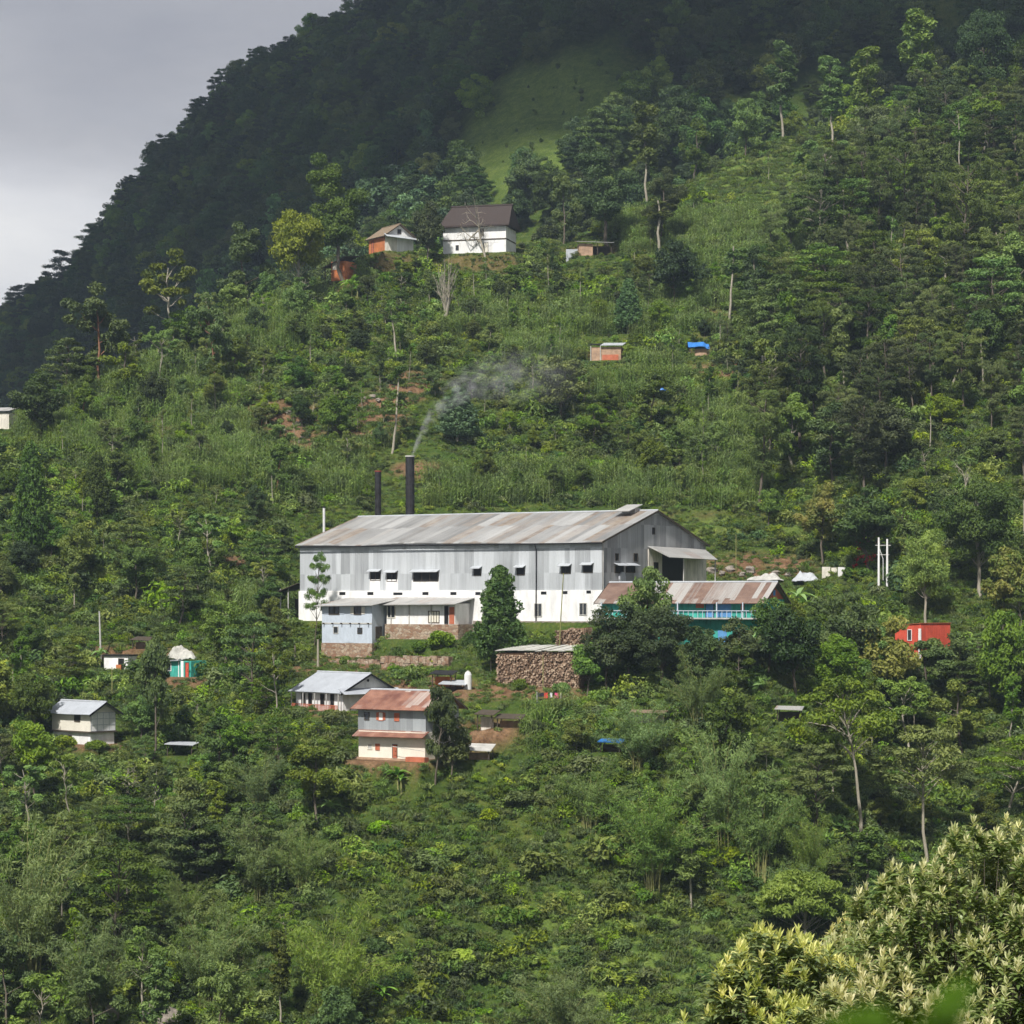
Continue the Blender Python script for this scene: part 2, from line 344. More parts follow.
def gable_wall(g,L,Wd,z0,ze,rise,x0=0,y0=0):
    """closed box with gabled ends"""
    A=[(x0,y0,z0),(x0,y0+Wd,z0),(x0,y0+Wd,ze),(x0,y0+Wd/2,ze+rise),(x0,y0,ze)]
    B=[(x0+L,y,z) for _,y,z in A]; V=A+B
    g.add(V,[(0,4,3,2,1)]); g.add(V,[(5,6,7,8,9)]); g.add(V,[(0,5,9,4),(1,2,7,6),(0,1,6,5),(4,9,8,3),(3,8,7,2)]); return g
SUN_E=4.6; CLOUD=True; CLOUD_Y0=288; HAZE=.00014; SMOKE=.8; EXPO=0.52
# ================================================================== BUILDINGS
# ---- factory
fa=Frame(300,313,602,290,-2.6,26,fall=1.2,m=.6)
L=fa.L; A_=fa
an_fl=-6.9
PADS.append((fa.A[0],fa.A[1],cos(fa.rz),sin(fa.rz),7.0,15.8,-8.5,-1.4,an_fl,1.6))
PADS.append((fa.A[0],fa.A[1],cos(fa.rz),sin(fa.rz),16.6,26.0,-6.0,-1.0,-4.7,1.5))
PADS.append((fa.A[0],fa.A[1],cos(fa.rz),sin(fa.rz),L,L+9,5,26,-2.6,2))
root=fa.root('factory_building','long grey corrugated factory with whitewashed lower wall and wide gabled metal roof','factory')
zt=3.75; ze=9.4; rise=3.85
g=G(); g.box(-.12,L+.12,-.12,26.1,-1.2,zt); low=g.build('lower_wall',M['whitewash'],root)
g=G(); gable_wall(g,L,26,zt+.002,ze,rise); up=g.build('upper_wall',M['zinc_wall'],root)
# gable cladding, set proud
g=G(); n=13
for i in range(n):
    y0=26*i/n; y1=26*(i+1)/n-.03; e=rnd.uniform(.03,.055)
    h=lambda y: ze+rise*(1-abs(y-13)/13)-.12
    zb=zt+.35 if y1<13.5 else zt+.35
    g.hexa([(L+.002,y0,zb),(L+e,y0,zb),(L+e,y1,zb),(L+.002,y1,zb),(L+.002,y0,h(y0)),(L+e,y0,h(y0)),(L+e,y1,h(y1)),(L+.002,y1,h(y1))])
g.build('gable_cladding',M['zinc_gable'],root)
ro=gable_roof(root,L,26,ze,rise,.35,.55,'factory_roof',.1)
g=G(); g.slab((L-4.3,10.2,ze+rise+.05),(L-2.1,10.2,ze+rise+.05),(L-2.1,13.6,ze+rise+.95),(L-4.3,13.6,ze+rise+.95),.08); g.box(L-4.1,L-2.3,12,13.4,ze+rise-.6,ze+rise+.5); g.build('roof_vent',M['lean_roof'],ro)
g=G()
for a,b,dz in ((-.3,16.5,0),(16.5,32,0),(32,L+.3,0)): g.box(a,b,-.62,-.5,ze-.28+dz,ze-.13+dz)
g.build('gutter',M['dark'],root)
g=G(); x=fa.lx(537); g.tube([(x,-.5,ze-.2),(x,-.2,ze-.9),(x,-.2,zt+.1),(x,-.25,0)],.07,6); g.build('downpipe',M['black_metal'],root)
g=G(); g.tube([(L+.13,.05,ze-.3),(L+.13,.05,zt)],.05,6); g.build('downpipe',M['concrete'],root)
def fz(py,x,y=0): return fa.lz(py,x,y)
# white panels under the windows
for a,b,t0,t1 in ((370,380,579.5,589),(386,398,579.5,590),(412,439,581,590)):
    x0,x1=fa.lx(a),fa.lx(b); g=G(); g.box(x0,x1,-.05,-.003,zt+.01,fz(t0,x0)); g.build('wall_patch',M['whitewash'],root)
for a,b,t,bm,m in ((371,380,572.5,580,1),(387.5,396.5,573.5,581,1),(414,438,573,581,2),(474.5,480.5,569.5,575,0),(517.5,524,568.5,574.5,0),(562,570,567,573,1),(584,592,566,572,0)):
    x0,x1=fa.lx(a),fa.lx(b); window(root,'f',0,x0,x1,fz(bm,x0),fz(t,x0),m,canopy=True,pane='dark')
for a,b,t,bm in ((314.5,319,592,595),(340,346,592,595),(368,374,592,595),(394,403,592.5,595),(423,429,592,595),(451,457,592,595),(476,481,592,595),(541.5,547,591.5,594.5),(563.5,568,591,594),(587,591.5,590.5,593.5)):
    x0,x1=fa.lx(a),fa.lx(b); g=G(); g.box(x0,x1,-.14,-.123,fz(bm,x0),fz(t,x0)); g.build('vent',M['dark'],root)
for a,b,t,bm in ((535.5,542,604,616),(580.5,587,603.5,614.5)):
    x0,x1=fa.lx(a),fa.lx(b); window(root,'f',-.12,x0,x1,fz(bm,x0),fz(t,x0),1,frame='concrete')
for a,t,bm in ((408,548,552),(391,556,561)):
    pass
# gable side
def gy(px): return fa.ly(px,L)
for a,b,t,bm in ((625.5,634,566.5,572),(614.5,622.5,566.5,572.5)):
    y0,y1=gy(a),gy(b); window(root,'r',L+.06,y0,y1,fz(bm,L,y0),fz(t,L,y0),1,canopy=True,pane='dark')
for a,b,t,bm in ((633.5,636.8,554,561),(615,617.5,554,560),(652,654,528,534)):
    y0,y1=gy(a),gy(b); window(root,'r',L+.06,y0,y1,fz(bm,L,y0),fz(t,L,y0),0,pane='dark')
y0,y1=gy(615),gy(627); zc=fz(578,L,(y0+y1)/2); rr=(y1-y0)/2
g=G(); g.tube([(L+.06,(y0+y1)/2,zc),(L+.28,(y0+y1)/2,zc)],rr*.5,14); g.build('exhaust_fan',M['zinc_plain'],root)
# porch : pale wall panels, dark opening with bars, lean-to roof
yp0,yp1=gy(647.5),gy(703)
g=G(); g.box(L+.06,L+.16,yp0,gy(661),0,fz(549,L,yp0)); g.build('porch_wall',M['plaster_stained'],root); g=G(); g.box(L+.06,L+.16,gy(683),25.9,0,fz(556,L,22)); g.build('porch_wall',M['plaster_stained'],root)
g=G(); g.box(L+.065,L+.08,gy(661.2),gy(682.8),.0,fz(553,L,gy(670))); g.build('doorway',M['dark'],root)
g=G()
for k in range(7):
    zz=.4+k*.62; g.box(L+.12,L+.17,gy(661.2),gy(674),zz,zz+.08)
for k in range(4):
    yy=gy(661.5)+k*(gy(674)-gy(661.5))/3; g.box(L+.09,L+.118,yy-.04,yy+.04,0,4.6)
g.build('barred_gate',M['concrete'],root)
g=G(); zp=fz(546,L,yp0); g.slab((L+2.9,yp0+.3,zp-1.35),(L+2.9,yp1-1.6,zp-1.5),(L+.17,yp1+.2,zp-.15),(L+.17,yp0-.2,zp),.08); pr=g.build('porch_roof',M['lean_roof'],root)
for yy in (gy(664),yp1-1.9):
    g=G(); g.box(L+2.6,L+2.72,yy,yy+.12,0,zp-1.5); g.build('porch_post',M['concrete'],root)
window(root,'r',L+.16,gy(652.5),gy(656.5),fz(572,L,gy(654)),fz(563,L,gy(654)),0,pane='dark')
# base plinth of rough stones
g=G(); g.box(26,L+.3,-.45,-.125,-1.2,.12); g.build('plinth',M['stone'],root)
# ---- annex (grey sheet, two storeys)
x0,x1=fa.lx(322,-6),fa.lx(372,-6)
fr=empty('annex_building',tuple(np.array([fa.A[0]+x0*cos(fa.rz)+6*sin(fa.rz),fa.A[1]+x0*sin(fa.rz)-6*cos(fa.rz),an_fl])),fa.rz,1,'two storey pale sheet-metal annex on a brick base in front of the factory wall','annex')
aL=x1-x0; zq=lambda py:Z(py,fa.A[1]+(x0+3)*sin(fa.rz)-6*cos(fa.rz))-an_fl
def q(px): return fa.lx(px,-6)-x0
g=G(); g.box(-.05,aL+.05,-.08,5.8,-1,zq(643)); g.build('brick_base',M['rubble_stone'],fr)
g=G(); g.box(0,aL,0,5.85,zq(643)+.003,zq(623)); g.build('ground_floor_wall',M['pale_blue_sheet'],fr)
g=G(); g.box(0,aL,0,5.85,zq(623)+.003,zq(604.5)); g.build('upper_floor_wall',M['pale_blue_sheet'],fr)
g=G(); g.box(0,aL,-.05,-.003,zq(624),zq(622.6)); g.build('joint_board',M['concrete'],fr)
for k in range(6):
    g=G(); xx=.3+k*aL/5.6; g.box(xx,xx+.12,-.35,-.052,zq(624),zq(622.8)); g.build('joist_end',M['dark_wood'],fr)
window(fr,'f',0,q(329.5),q(339),zq(614),zq(607),1,shutter='pale_blue_sheet'); window(fr,'f',0,q(354.5),q(361),zq(614),zq(607),1,shutter='plaster_stained')
window(fr,'f',0,q(334),q(338),zq(633),zq(627),0,frame='concrete'); window(fr,'f',0,q(358),q(362),zq(633),zq(628),0)
g=G(); g.box(q(345),q(354),-.03,-.004,zq(642.5),zq(624.5)); g.build('door_panel',M['blue_cloth'] if False else M['pale_blue_sheet'],fr)
window(fr,'r',aL,.8,1.9,zq(639),zq(627),0,frame='dark_wood')
g=G(); zf=zq(605); g.slab((-.7,-.8,zf-.1),(aL+.6,-.8,zf),(aL+.6,5.8,zf+.85),(-.7,5.8,zf+.85),.08); g.build('roof',M['lean_roof'],fr)
# ---- lean-to with plastered wall
x2=fa.lx(386,-3.4)+.1; x3=fa.lx(455,-3.4)
lt=empty('lean_to_building',(fa.A[0]+x2*cos(fa.rz)+3.4*sin(fa.rz),fa.A[1]+x2*sin(fa.rz)-3.4*cos(fa.rz),-2.9),fa.rz,1,'single storey white lean-to with low metal roof, latticed window and reddish door beside the annex','lean-to')
bL=x3-x2; zr=lambda py:Z(py,fa.A[1]+(x2+4)*sin(fa.rz)-3.4*cos(fa.rz))+2.9
def q2(px): return fa.lx(px,-3.4)-x2
g=G(); g.box(0,bL,0,3.2,0,zr(603.5)); g.build('wall',M['whitewash'],lt)
g=G(); g.box(-.1,bL+.6,-.25,3.2,-4,-.003); g.build('stone_base',M['rubble_stone'],lt)
for xx in (q2(391),q2(409),q2(431)):
    g=G(); g.box(xx,xx+.12,-.12,-.003,0,zr(603.8)); g.build('wall_post',M['concrete'],lt)
window(lt,'f',0,q2(388),q2(395),.8,zr(606),1,frame='cream'); window(lt,'f',0,q2(429),q2(439),.25,zr(611.5),3,frame='dark_wood',pane='cream')
door(lt,'f',0,q2(445),q2(448),.05,zr(606.5),'dark'); g=G(); g.box(q2(449.5),q2(454.5),-.09,-.02,.05,zr(607)); g.build('door_leaf',M['orange_paint'],lt)
g=G(); zf=zr(603.5); g.slab((-.75,-1.1,zf-.15),(bL+.7,-1.1,zf-.05),(bL+.7,3.2,zf+.7),(-.75,3.2,zf+.75),.08); g.build('roof',M['lean_roof'],lt)
# ---- open shed left of factory
zs=Z(619,318)
sh=Frame(279,316,298,315,zs,5); r_=sh.root('open_shed','dark open-sided shed against the left end of the factory','shed')
g=G(); g.slab((-.3,-.4,sh.lz(592,0)),(sh.L+.1,-.4,sh.lz(583,2)),(sh.L+.1,5,sh.lz(582,2)),(-.3,5,sh.lz(590,0)),.08); g.build('roof',M['dark_wood'],r_)
for xx in (.1,1.2):
    g=G(); g.box(xx,xx+.12,.05,.17,-.6,sh.lz(591,0)+.3); g.build('post',M['concrete'],r_)
g=G(); g.box(.1,sh.L-.1,4.2,4.3,-.6,2.6); g.build('back_wall',M['dark_wood'],r_)
# ---- chimneys
def stack(px,ytop,ybase,rad,mat,label,Y=330,cap=None,nm='chimney_stack',cat='chimney'):
    z0=-2.8; zt_=Z(ytop,Y); r=empty(nm,(W(px,Y),Y,z0),0,1,label,cat)
    h=zt_-z0; g=G(); g.tube([(0,0,0),(0,0,h)],[rad,rad],14); 
    s_=g.build('flue',M[mat],r)
    for k in range(1,int(h/3)):
        g=G(); g.tube([(0,0,k*3.),(0,0,k*3.+.12)],rad*1.06,14); g.build('collar',M[mat],s_)
    g=G(); g.tube([(0,0,h+.002),(0,0,h+.18)],rad*1.12,14); g.build('rim',M[cap or mat],r)
    g=G(); g.box(-rad*1.5,rad*1.5,-rad*1.5,rad*1.5,-.6,.8); g.build('footing',M['concrete'],r)
stack(410,457,520,.60,'black_metal','thick sooty black chimney with smoke rising from its top',cap='concrete')
stack(378,472,520,.42,'black_metal','thinner shorter black chimney with rusty foot behind the factory roof',cap='red_cap')
stack(324,508,530,.17,'pipe_white','slim white vent pipe at the left end of the factory roof',Y=328,cap='black_metal',nm='vent_pipe',cat='pipe')
PADS.append((W(410,330),330,1,0,-12,3,-2,2,-2.8,2))
# ---- teal house with striped rusty roof
te=Frame(601,285,763,277,-5.0,7.5,fall=1.5); r_=te.root('teal_house','long teal and blue house with rusty striped metal roof below the factory gable','house')
tz=lambda py,x=10,y=0: te.lz(py,x,y)
he=tz(600); g=G(); gable_wall(g,te.L,7.5,-1.5,he,1.9); g.build('wall',M['teal'],r_)
gable_roof(r_,te.L,7.5,he,1.9,.5,.9,'striped_roof',.08)
g=G(); g.add([(te.L+.01,.3,he+.1),(te.L+.01,7.2,he+.1),(te.L+.01,3.75,he+1.65),(te.L+.06,.3,he+.1),(te.L+.06,7.2,he+.1),(te.L+.06,3.75,he+1.65)],[(0,1,2),(3,5,4)]); g.build('gable_board',M['orange_paint'],r_)
g=G(); g.box(te.L+.065,te.L+.09,3.3,4.1,he+.5,he+1.1); g.build('gable_window',M['blue_paint'],r_)
g=G(); g.box(te.lx(717),te.lx(731),-.04,-.003,tz(617),he-.2); g.build('blue_panel',M['blue_paint'],r_)
g=G(); g.box(te.lx(718),te.lx(727),-.04,-.003,tz(642),tz(630)); g.build('blue_panel',M['blue_paint'],r_)
g=G(); g.box(te.lx(741),te.lx(744.5),-.05,-.003,tz(610),he-.1); g.build('red_panel',M['orange_paint'],r_)
g=G(); g.box(te.lx(696),te.lx(704),-.05,-.003,tz(608),he-.1); g.build('red_panel',M['orange_paint'],r_)
g=G(); g.box(0,te.L+.3,-1.1,-.003,tz(619),tz(617.6)); bal=g.build('balcony_floor',M['concrete'],r_)
g=G()
for k in range(34): xx=.1+k*(te.L)/34; g.box(xx,xx+.06,-1.08,-1.02,tz(617.6),tz(611)+.0)
g.box(0,te.L+.3,-1.1,-1.0,tz(611),tz(610.3)); g.build('railing',M['pale_blue_sheet'],bal)
for px in (604,640,680,719,745):
    g=G(); xx=te.lx(px); g.box(xx,xx+.13,-1.0,-.87,tz(617.5),he-.25); g.build('balcony_post',M['pale_blue_sheet'],bal)
for px in (660,706): door(r_,'f',0,te.lx(px),te.lx(px)+.9,tz(617),tz(604),'blue_paint')
# ---- grey-roofed house
gr=Frame(296,283,343,276,Z(712,278),6.8); r_=gr.root('grey_roof_house','low white house with smooth grey gabled roof and open verandah','house')
he=gr.lz(691,gr.L); g=G(); gable_wall(g,gr.L,6.8,-1.5,he,1.75); g.build('wall',M['whitewash'],r_)
gable_roof(r_,gr.L,6.8,he,1.75,.6,.7,'grey_roof',.07,barge='dark')
g=G(); g.slab((gr.L+1.3,-.7,he-.35),(gr.L+1.3,7.5,he-.35),(gr.L+.05,7.5,he+.25),(gr.L+.05,-.7,he+.25),.05); g.build('skirt_roof',M['grey_roof'],r_)
g=G(); g.tube([(gr.L+.02,3.4,he+1.1),(gr.L+.06,3.4,he+1.1)],.16,10); g.build('gable_vent',M['dark'],r_)
for k,px in enumerate((302,309,321,331)):
    door(r_,'f',0,gr.lx(px),gr.lx(px)+.55,0,he-.45,'dark') if k%2 else window(r_,'f',0,gr.lx(px),gr.lx(px)+.6,.8,he-.5,0,pane='dark')
for k in range(5):
    g=G(); xx=k*gr.L/4-.06; g.box(xx,xx+.1,-.68,-.58,-.8,he-.35); g.build('verandah_post',M['concrete'],r_)
g=G()
for k in range(int(gr.L/.25)): g.box(.1+k*.25,.2+k*.25,-.66,-.61,0,.75)
g.box(0,gr.L,-.67,-.6,.75,.82); g.build('railing',M['orange_paint'],r_)
g=G(); g.box(-.1,gr.L+.1,-.75,-.003,-1.2,-.02); g.build('verandah_floor',M['cream'],r_)
window(r_,'r',gr.L,3.0,3.9,.7,he-.7,1,frame='orange_paint')
# ---- rusty-roofed two-storey house
ru=Frame(358,266,427,261,Z(759,263),6); r_=ru.root('rusty_roof_house','two storey white house with rusty red metal roof and orange shutters','house')
rz=lambda py,x=3:ru.lz(py,x); he=rz(706.5); zm=rz(731)
g=G(); g.box(-.1,ru.L+.1,-.5,6.05,-1.6,rz(757.5)); g.build('plinth',M['mud_brick'],r_)
g=G(); g.box(.35,ru.L,-.35,6,rz(757.5)+.003,zm); g.build('lower_wall',M['cream'],r_)
g=G(); gable_wall(g,ru.L-.15,6,zm+.003,he,1.55); g.build('upper_wall',M['striped_dark'],r_)
gable_roof(r_,ru.L,6,he,1.55,.5,.75,'rusty_roof',.07)
g=G(); g.slab((.1,-1.25,zm-.55),(ru.L+.3,-1.25,zm-.5),(ru.L+.3,-.003,zm+.1),(.1,-.003,zm+.1),.06); g.build('skirt_roof',M['rusty_roof'],r_)
window(r_,'f',0,ru.lx(365),ru.lx(369),rz(720),rz(713),0); window(r_,'f',0,ru.lx(379),ru.lx(383),rz(720),rz(712.5),0,frame='orange_paint',pane='whitewash',shutter='orange_paint'); window(r_,'f',0,ru.lx(395),ru.lx(399),rz(720),rz(713),0,frame='orange_paint',pane='orange_paint')
window(r_,'f',-.35,ru.lx(368,-.35),ru.lx(372,-.35),rz(749),rz(744.5),0,frame='cream',pane='concrete'); window(r_,'f',-.35,ru.lx(376,-.35),ru.lx(379.5,-.35),rz(749.5),rz(744),0,frame='orange_paint',pane='orange_paint')
door(r_,'f',-.35,ru.lx(393,-.35),ru.lx(397,-.35),rz(757),rz(744),'orange_paint')
PADS.append((ru.A[0],ru.A[1],cos(ru.rz),sin(ru.rz),-.5,ru.L+.8,-2.6,0,ru.z-.15,1.6)); g=G(); g.box(ru.lx(406,-1.2),ru.lx(425,-1.2),-1.3,-.52,-1.6,rz(755)); g.build('porch_block',M['orange_paint'],r_)
g=G(); g.tube([(ru.lx(398),-1.2,rz(745)),(ru.L+.6,-1.4,rz(748.5))],.03,4); g.build('rail',M['concrete'],r_)
# ---- panelled house at left
le=Frame(52,290,90,285,Z(744,287),3.6); r_=le.root('panelled_house','small two storey house with grey roof and white panelled gable above thick bushes','house')
lz_=lambda py,x=5:le.lz(py,x); he=lz_(712); zm=lz_(731)
g=G(); g.box(.1,le.L-.1,.1,3.5,-1.6,zm-.15); g.build('lower_wall',M['whitewash'],r_)
g=G(); g.box(-.05,le.L+.25,-.25,3.7,zm-.147,zm); g.build('floor_board',M['dark_wood'],r_)
g=G(); gable_wall(g,le.L,3.6,zm+.003,he,1.05); g.build('upper_wall',M['cream'],r_)
gable_roof(r_,le.L,3.6,he,1.05,.7,.6,'grey_roof',.07,barge='dark')
g=G(); g.box(le.L+.01,le.L+.08,.1,3.5,zm+.05,he-.02); pn=g.build('gable_panel',M['whitewash'],r_)
g=G()
for k in range(5): yy=.1+k*3.4/4.; g.box(le.L+.083,le.L+.1,yy-.03,yy+.03,zm+.05,he)
for k in range(4): zz=zm+.05+k*(he-zm-.1)/3.; g.box(le.L+.102,le.L+.115,.1,3.5,zz-.03,zz+.03)
g.build('batten',M['zinc_plain'],pn)
window(r_,'f',0,le.lx(75),le.lx(80),lz_(721),lz_(715.5),0); window(r_,'f',.1,le.lx(68),le.lx(71),lz_(742),lz_(736),0)
# ---- teal hut with white tarp heap
th=Frame(165,303,191,300.5,Z(677,301),1.9); r_=th.root('teal_hut','small teal hut with red door and crumpled white tarp on its roof','hut')
he=th.lz(661,2); g=G(); g.box(0,th.L,0,2.8,-1.2,he); g.build('wall',M['teal'],r_)
g=G(); g.slab((-.3,-.5,he+.0),(th.L*.6,-.5,he+.1),(th.L*.6,2.9,he+.35),(-.3,2.9,he+.25),.06); g.build('roof',M['zinc_plain'],r_)
door(r_,'f',0,th.L-.85,th.L-.35,0,he-.2,'red_paint'); window(r_,'f',0,.35,1.0,.75,he-.35,0,frame='whitewash')
g=G(); g.box(th.L*.52,th.L*.55,-.06,-.002,-.5,he); g.box(th.L*.62,th.L*.72,-.05,-.003,-.3,he); g.build('wall_post',M['whitewash'],r_)
def cloth_heap(name,mat,label,cx,cy,cz,sx,sy,hh,seed,rz=0,cat='tarp'):
    n=15; xs=np.linspace(-1,1,n); rg=np.random.default_rng(seed); V=[]
    for a in xs:
        for b in xs:
            r=min(1,max(abs(a),abs(b))); V.append((a*sx,b*sy,hh*(1-r**2.2)*(.25+1.1*vnoise(a*2.1+seed,b*2.1+3))+hh*.35*abs(vnoise(a*4+seed,b*4)-.5)+rg.uniform(-.05,.05)*hh))
    V=np.array(V); f=[(i*n+j,(i+1)*n+j,(i+1)*n+j+1,i*n+j+1) for i in range(n-1) for j in range(n-1)]
    B=V.copy(); B[:,2]-=.05
    g=G(); g.add(V,f); g.add(B,[q_[::-1] for q_ in f])
    o=g.build(name,M[mat],None); o.location=(cx,cy,cz); o.rotation_euler=(0,0,rz); return tag(o,label,cat)
def fw(fr_,x,y,z=0): return (fr_.A[0]+x*cos(fr_.rz)-y*sin(fr_.rz),fr_.A[1]+x*sin(fr_.rz)+y*cos(fr_.rz),fr_.z+z)
cloth_heap('white_tarp','white_tarp','crumpled off-white tarp heaped on the roof of the teal hut',*fw(th,1.7,1.0,he+.2),1.7,1.1,1.5,4)
# ---- white outbuilding
wo=Frame(104,306,128,305,Z(670,305.5),2.5); r_=wo.root('white_outbuilding','small white flat-roofed outbuilding beside the tall concrete pole','outbuilding')
he=wo.lz(656,1); g=G(); g.box(0,wo.L,0,2.5,-1,he); g.build('wall',M['whitewash'],r_); g=G(); g.box(-.15,wo.L+.1,-.2,2.6,he+.003,he+.16); g.build('roof',M['dark'],r_)
door(r_,'f',0,wo.L*.62,wo.L*.82,0,he-.35,'dark'); g=G(); g.box(wo.L*.55,wo.L*.75,-.32,-.1,-.1,.65); g.build('doorstep',M['orange_wall'],r_)
# ---- orange-red building
og=Frame(895,303,921,299.5,Z(662,300),5.6,m=.8); r_=og.root('orange_red_building','plain orange-red flat-roofed building half hidden among trees','building')
g=G(); top=og.lz(626,3); top2=og.lz(623.5,5); g.hexa([(0,0,-1.5),(og.L,0,-1.5),(og.L,5,-1.5),(0,5,-1.5),(0,0,top),(og.L,0,top2),(og.L,5,top2),(0,5,top)]); g.build('wall',M['red_paint'],r_)
g=G(); g.slab((-.12,-.12,top+.07),(og.L+.1,-.12,top2+.07),(og.L+.1,5.1,top2+.07),(-.12,5.1,top+.07),.06); g.build('roof',M['orange_paint'],r_)
g=G(); g.box(og.L-.35,og.L+.05,-.1,-.003,-1,top-.3); g.build('pilaster',M['whitewash'],r_)
window(r_,'f',0,og.lx(908),og.lx(911.5),og.lz(640,2),og.lz(630,2),0,frame='whitewash')
# ---- white farmhouse on the crest
wf=Frame(443,449,506,446,Z(254,448),7,fall=3,m=1); r_=wf.root('white_farmhouse','large two storey white farmhouse with steep dark brown thatched roof on the crest','farmhouse')
wz=lambda py,x=5:wf.lz(py,x); he=wz(225.5); L3=wf.L
g=G(); g.box(0,L3,0,7,-2,he+.3); g.build('wall',M['whitewash'],r_)
g=G(); g.box(-.06,L3+.06,-.06,7.05,wz(240.5),wz(239.3)); g.build('timber_band',M['dark_wood'],r_)
g=G(); r=wz(203.5); o_=.75
e0=he-.05; E=[(-o_,-o_,e0),(L3+o_,-o_,e0),(L3+o_,7+o_,e0),(-o_,7+o_,e0)]; Rr=[(.7,3.5,r),(L3-.7+.9,3.5,r)]
g.add(E+Rr,[(0,1,5,4),(2,3,4,5)]); g.add(E+Rr,[(1,2,5),(3,0,4)]); E2=[(x,y,z-.28) for x,y,z in E]; g.add(E+E2,[(4,5,1,0),(5,6,2,1),(6,7,3,2),(7,4,0,3),(4,7,6,5)]); rf=g.build('roof',M['thatch'],r_)
g=G(); g.tube([(.5,3.5,r+.02),(L3+.4,3.5,r+.02)],.2,6); g.build('ridge_cap',M['thatch'],rf)
window(r_,'f',0,wf.lx(480),wf.lx(483.5),wz(236),wz(229.5),0); window(r_,'f',0,wf.lx(456),wf.lx(458.5),wz(249.5),wz(245),0); door(r_,'f',0,wf.lx(484),wf.lx(488),0,wz(243.5),'plaster_stained')
# ---- orange and white cottage
co=Frame(369,448,385,443,Z(253,446),5.8,fall=3); r_=co.root('gabled_cottage','small cottage with white gable and orange mud wall left of the white farmhouse','cottage')
he=co.lz(236.5,4); g=G(); gable_wall(g,co.L,5.8,-1.5,he,2.0); g.build('wall',M['whitewash'],r_)
gable_roof(r_,co.L,5.8,he,2.0,.5,.6,'thatch_brown',.16)
g=G(); g.box(.05,co.L-.05,-.06,-.003,0,he-.2); g.build('mud_wall',M['orange_wall'],r_)
g=G(); g.box(co.L+.003,co.L+.07,-.0,2.4,0,he); g.build('wood_panel',M['plaster_stained'],r_)
g=G(); g.slab((co.L+1.4,-.3,he-.35),(co.L+1.4,6.2,he-.6),(co.L+.08,6.2,he+.0),(co.L+.08,-.3,he+.35),.06); g.build('skirt_roof',M['zinc_plain'],r_)
window(r_,'r',co.L,2.6,3.2,he+.5,he+1.2,0); door(r_,'f',-.06,1.2,1.9,0,he-.6,'orange_paint')
# ---- round-fronted mud hut
mh=Frame(327,437,345,435,Z(281,436),3.6); r_=mh.root('mud_hut','small orange mud hut under a dark sloping roof below the cottage','hut')
g=G(); g.box(.9,mh.L,0,3.6,-1,mh.lz(262,1)); g.build('wall',M['orange_wall'],r_)
g=G(); g.box(1.2,2.4,-.05,-.003,mh.lz(270,1),mh.lz(263,1)); g.build('wood_panel',M['plaster_stained'],r_)
g=G(); g.slab((-.9,-.5,mh.lz(268,0)),(mh.L+.3,-.5,mh.lz(257.5,2)),(mh.L+.3,3.9,mh.lz(254,2)),(-.9,3.9,mh.lz(264,0)),.12); g.build('roof',M['dark_wood'],r_)
g=G(); g.box(-.6,-.45,.1,.25,-1,mh.lz(267,0)); g.build('post',M['dark_wood'],r_)
# ---- open shed top
gx,gy_,gz=ground(596,258,fn=Hraw); ts=Frame(579,gy_,612,gy_+.5,gz,3.5,fall=3); r_=ts.root('field_shed','low open field shed with flat grey roof under the big leafy tree','shed')
g=G(); g.slab((-.4,-.6,ts.lz(241.5,0)),(ts.L+.3,-.6,ts.lz(242.5,3)),(ts.L+.3,3.8,ts.lz(239,3)),(-.4,3.8,ts.lz(238,0)),.1); g.build('roof',M['lean_roof'],r_)
g=G(); g.box(0,ts.L*.42,0,3.4,-1,ts.lz(243.5,0)); g.build('wall',M['mud_brick'],r_)
g=G(); g.box(ts.L*.45,ts.L,3.2,3.4,-1,ts.lz(243.5,0)); g.build('back_wall',M['dark_wood'],r_)
for k in (.55,.97):
    g=G(); g.box(ts.L*k,ts.L*k+.14,0,.14,-1,ts.lz(243.3,0)); g.build('post',M['dark_wood'],r_)
# upright sheet
X_,Y_,zb=ground(566,265,fn=Hraw)
g=G(); g.box(0,2.1,0,.06,-.5,2.7)
for k in range(6): g.box(.1+k*.36,.2+k*.36,-.04,-.002,-.4,2.65)
o=g.build('metal_sheet',M['zinc_plain'],None); o.location=(X_,Y_,zb); tag(o,'upright pale metal sheet standing left of the field shed','metal sheet')
# ---- brick hut on slope
px,py,pz=ground(590,361,fn=Hraw); bh=Frame(590,py,621,py-1,pz,3,fall=2); r_=bh.root('brick_hut','small brick hut with flat grey sheet roof in the maize terraces','hut')
g=G(); h0=bh.lz(347,2); g.box(.1,bh.L,0,3,-1,h0); g.build('wall',M['mud_brick'],r_)
g=G(); g.box(bh.L*.4,bh.L*.92,-.05,-.003,-.1,h0*.42); g.build('orange_panel',M['orange_paint'],r_)
g=G(); g.slab((bh.L*.35,-.5,h0+.25),(bh.L+.35,-.5,h0+.2),(bh.L+.35,3.2,h0+.95),(bh.L*.35,3.2,h0+1.0),.06); g.build('roof',M['zinc_plain'],r_)
g=G(); g.slab((-.3,-.3,h0+.35),(bh.L*.34,-.3,h0+.35),(bh.L*.34,3.2,h0+.9),(-.3,3.2,h0+.9),.08); g.build('side_roof',M['dark'],r_)
for k in (.02,.33):
    g=G(); g.box(bh.L*k,bh.L*k+.12,-.2,-.08,-1,h0+.3); g.build('post',M['concrete'],r_)
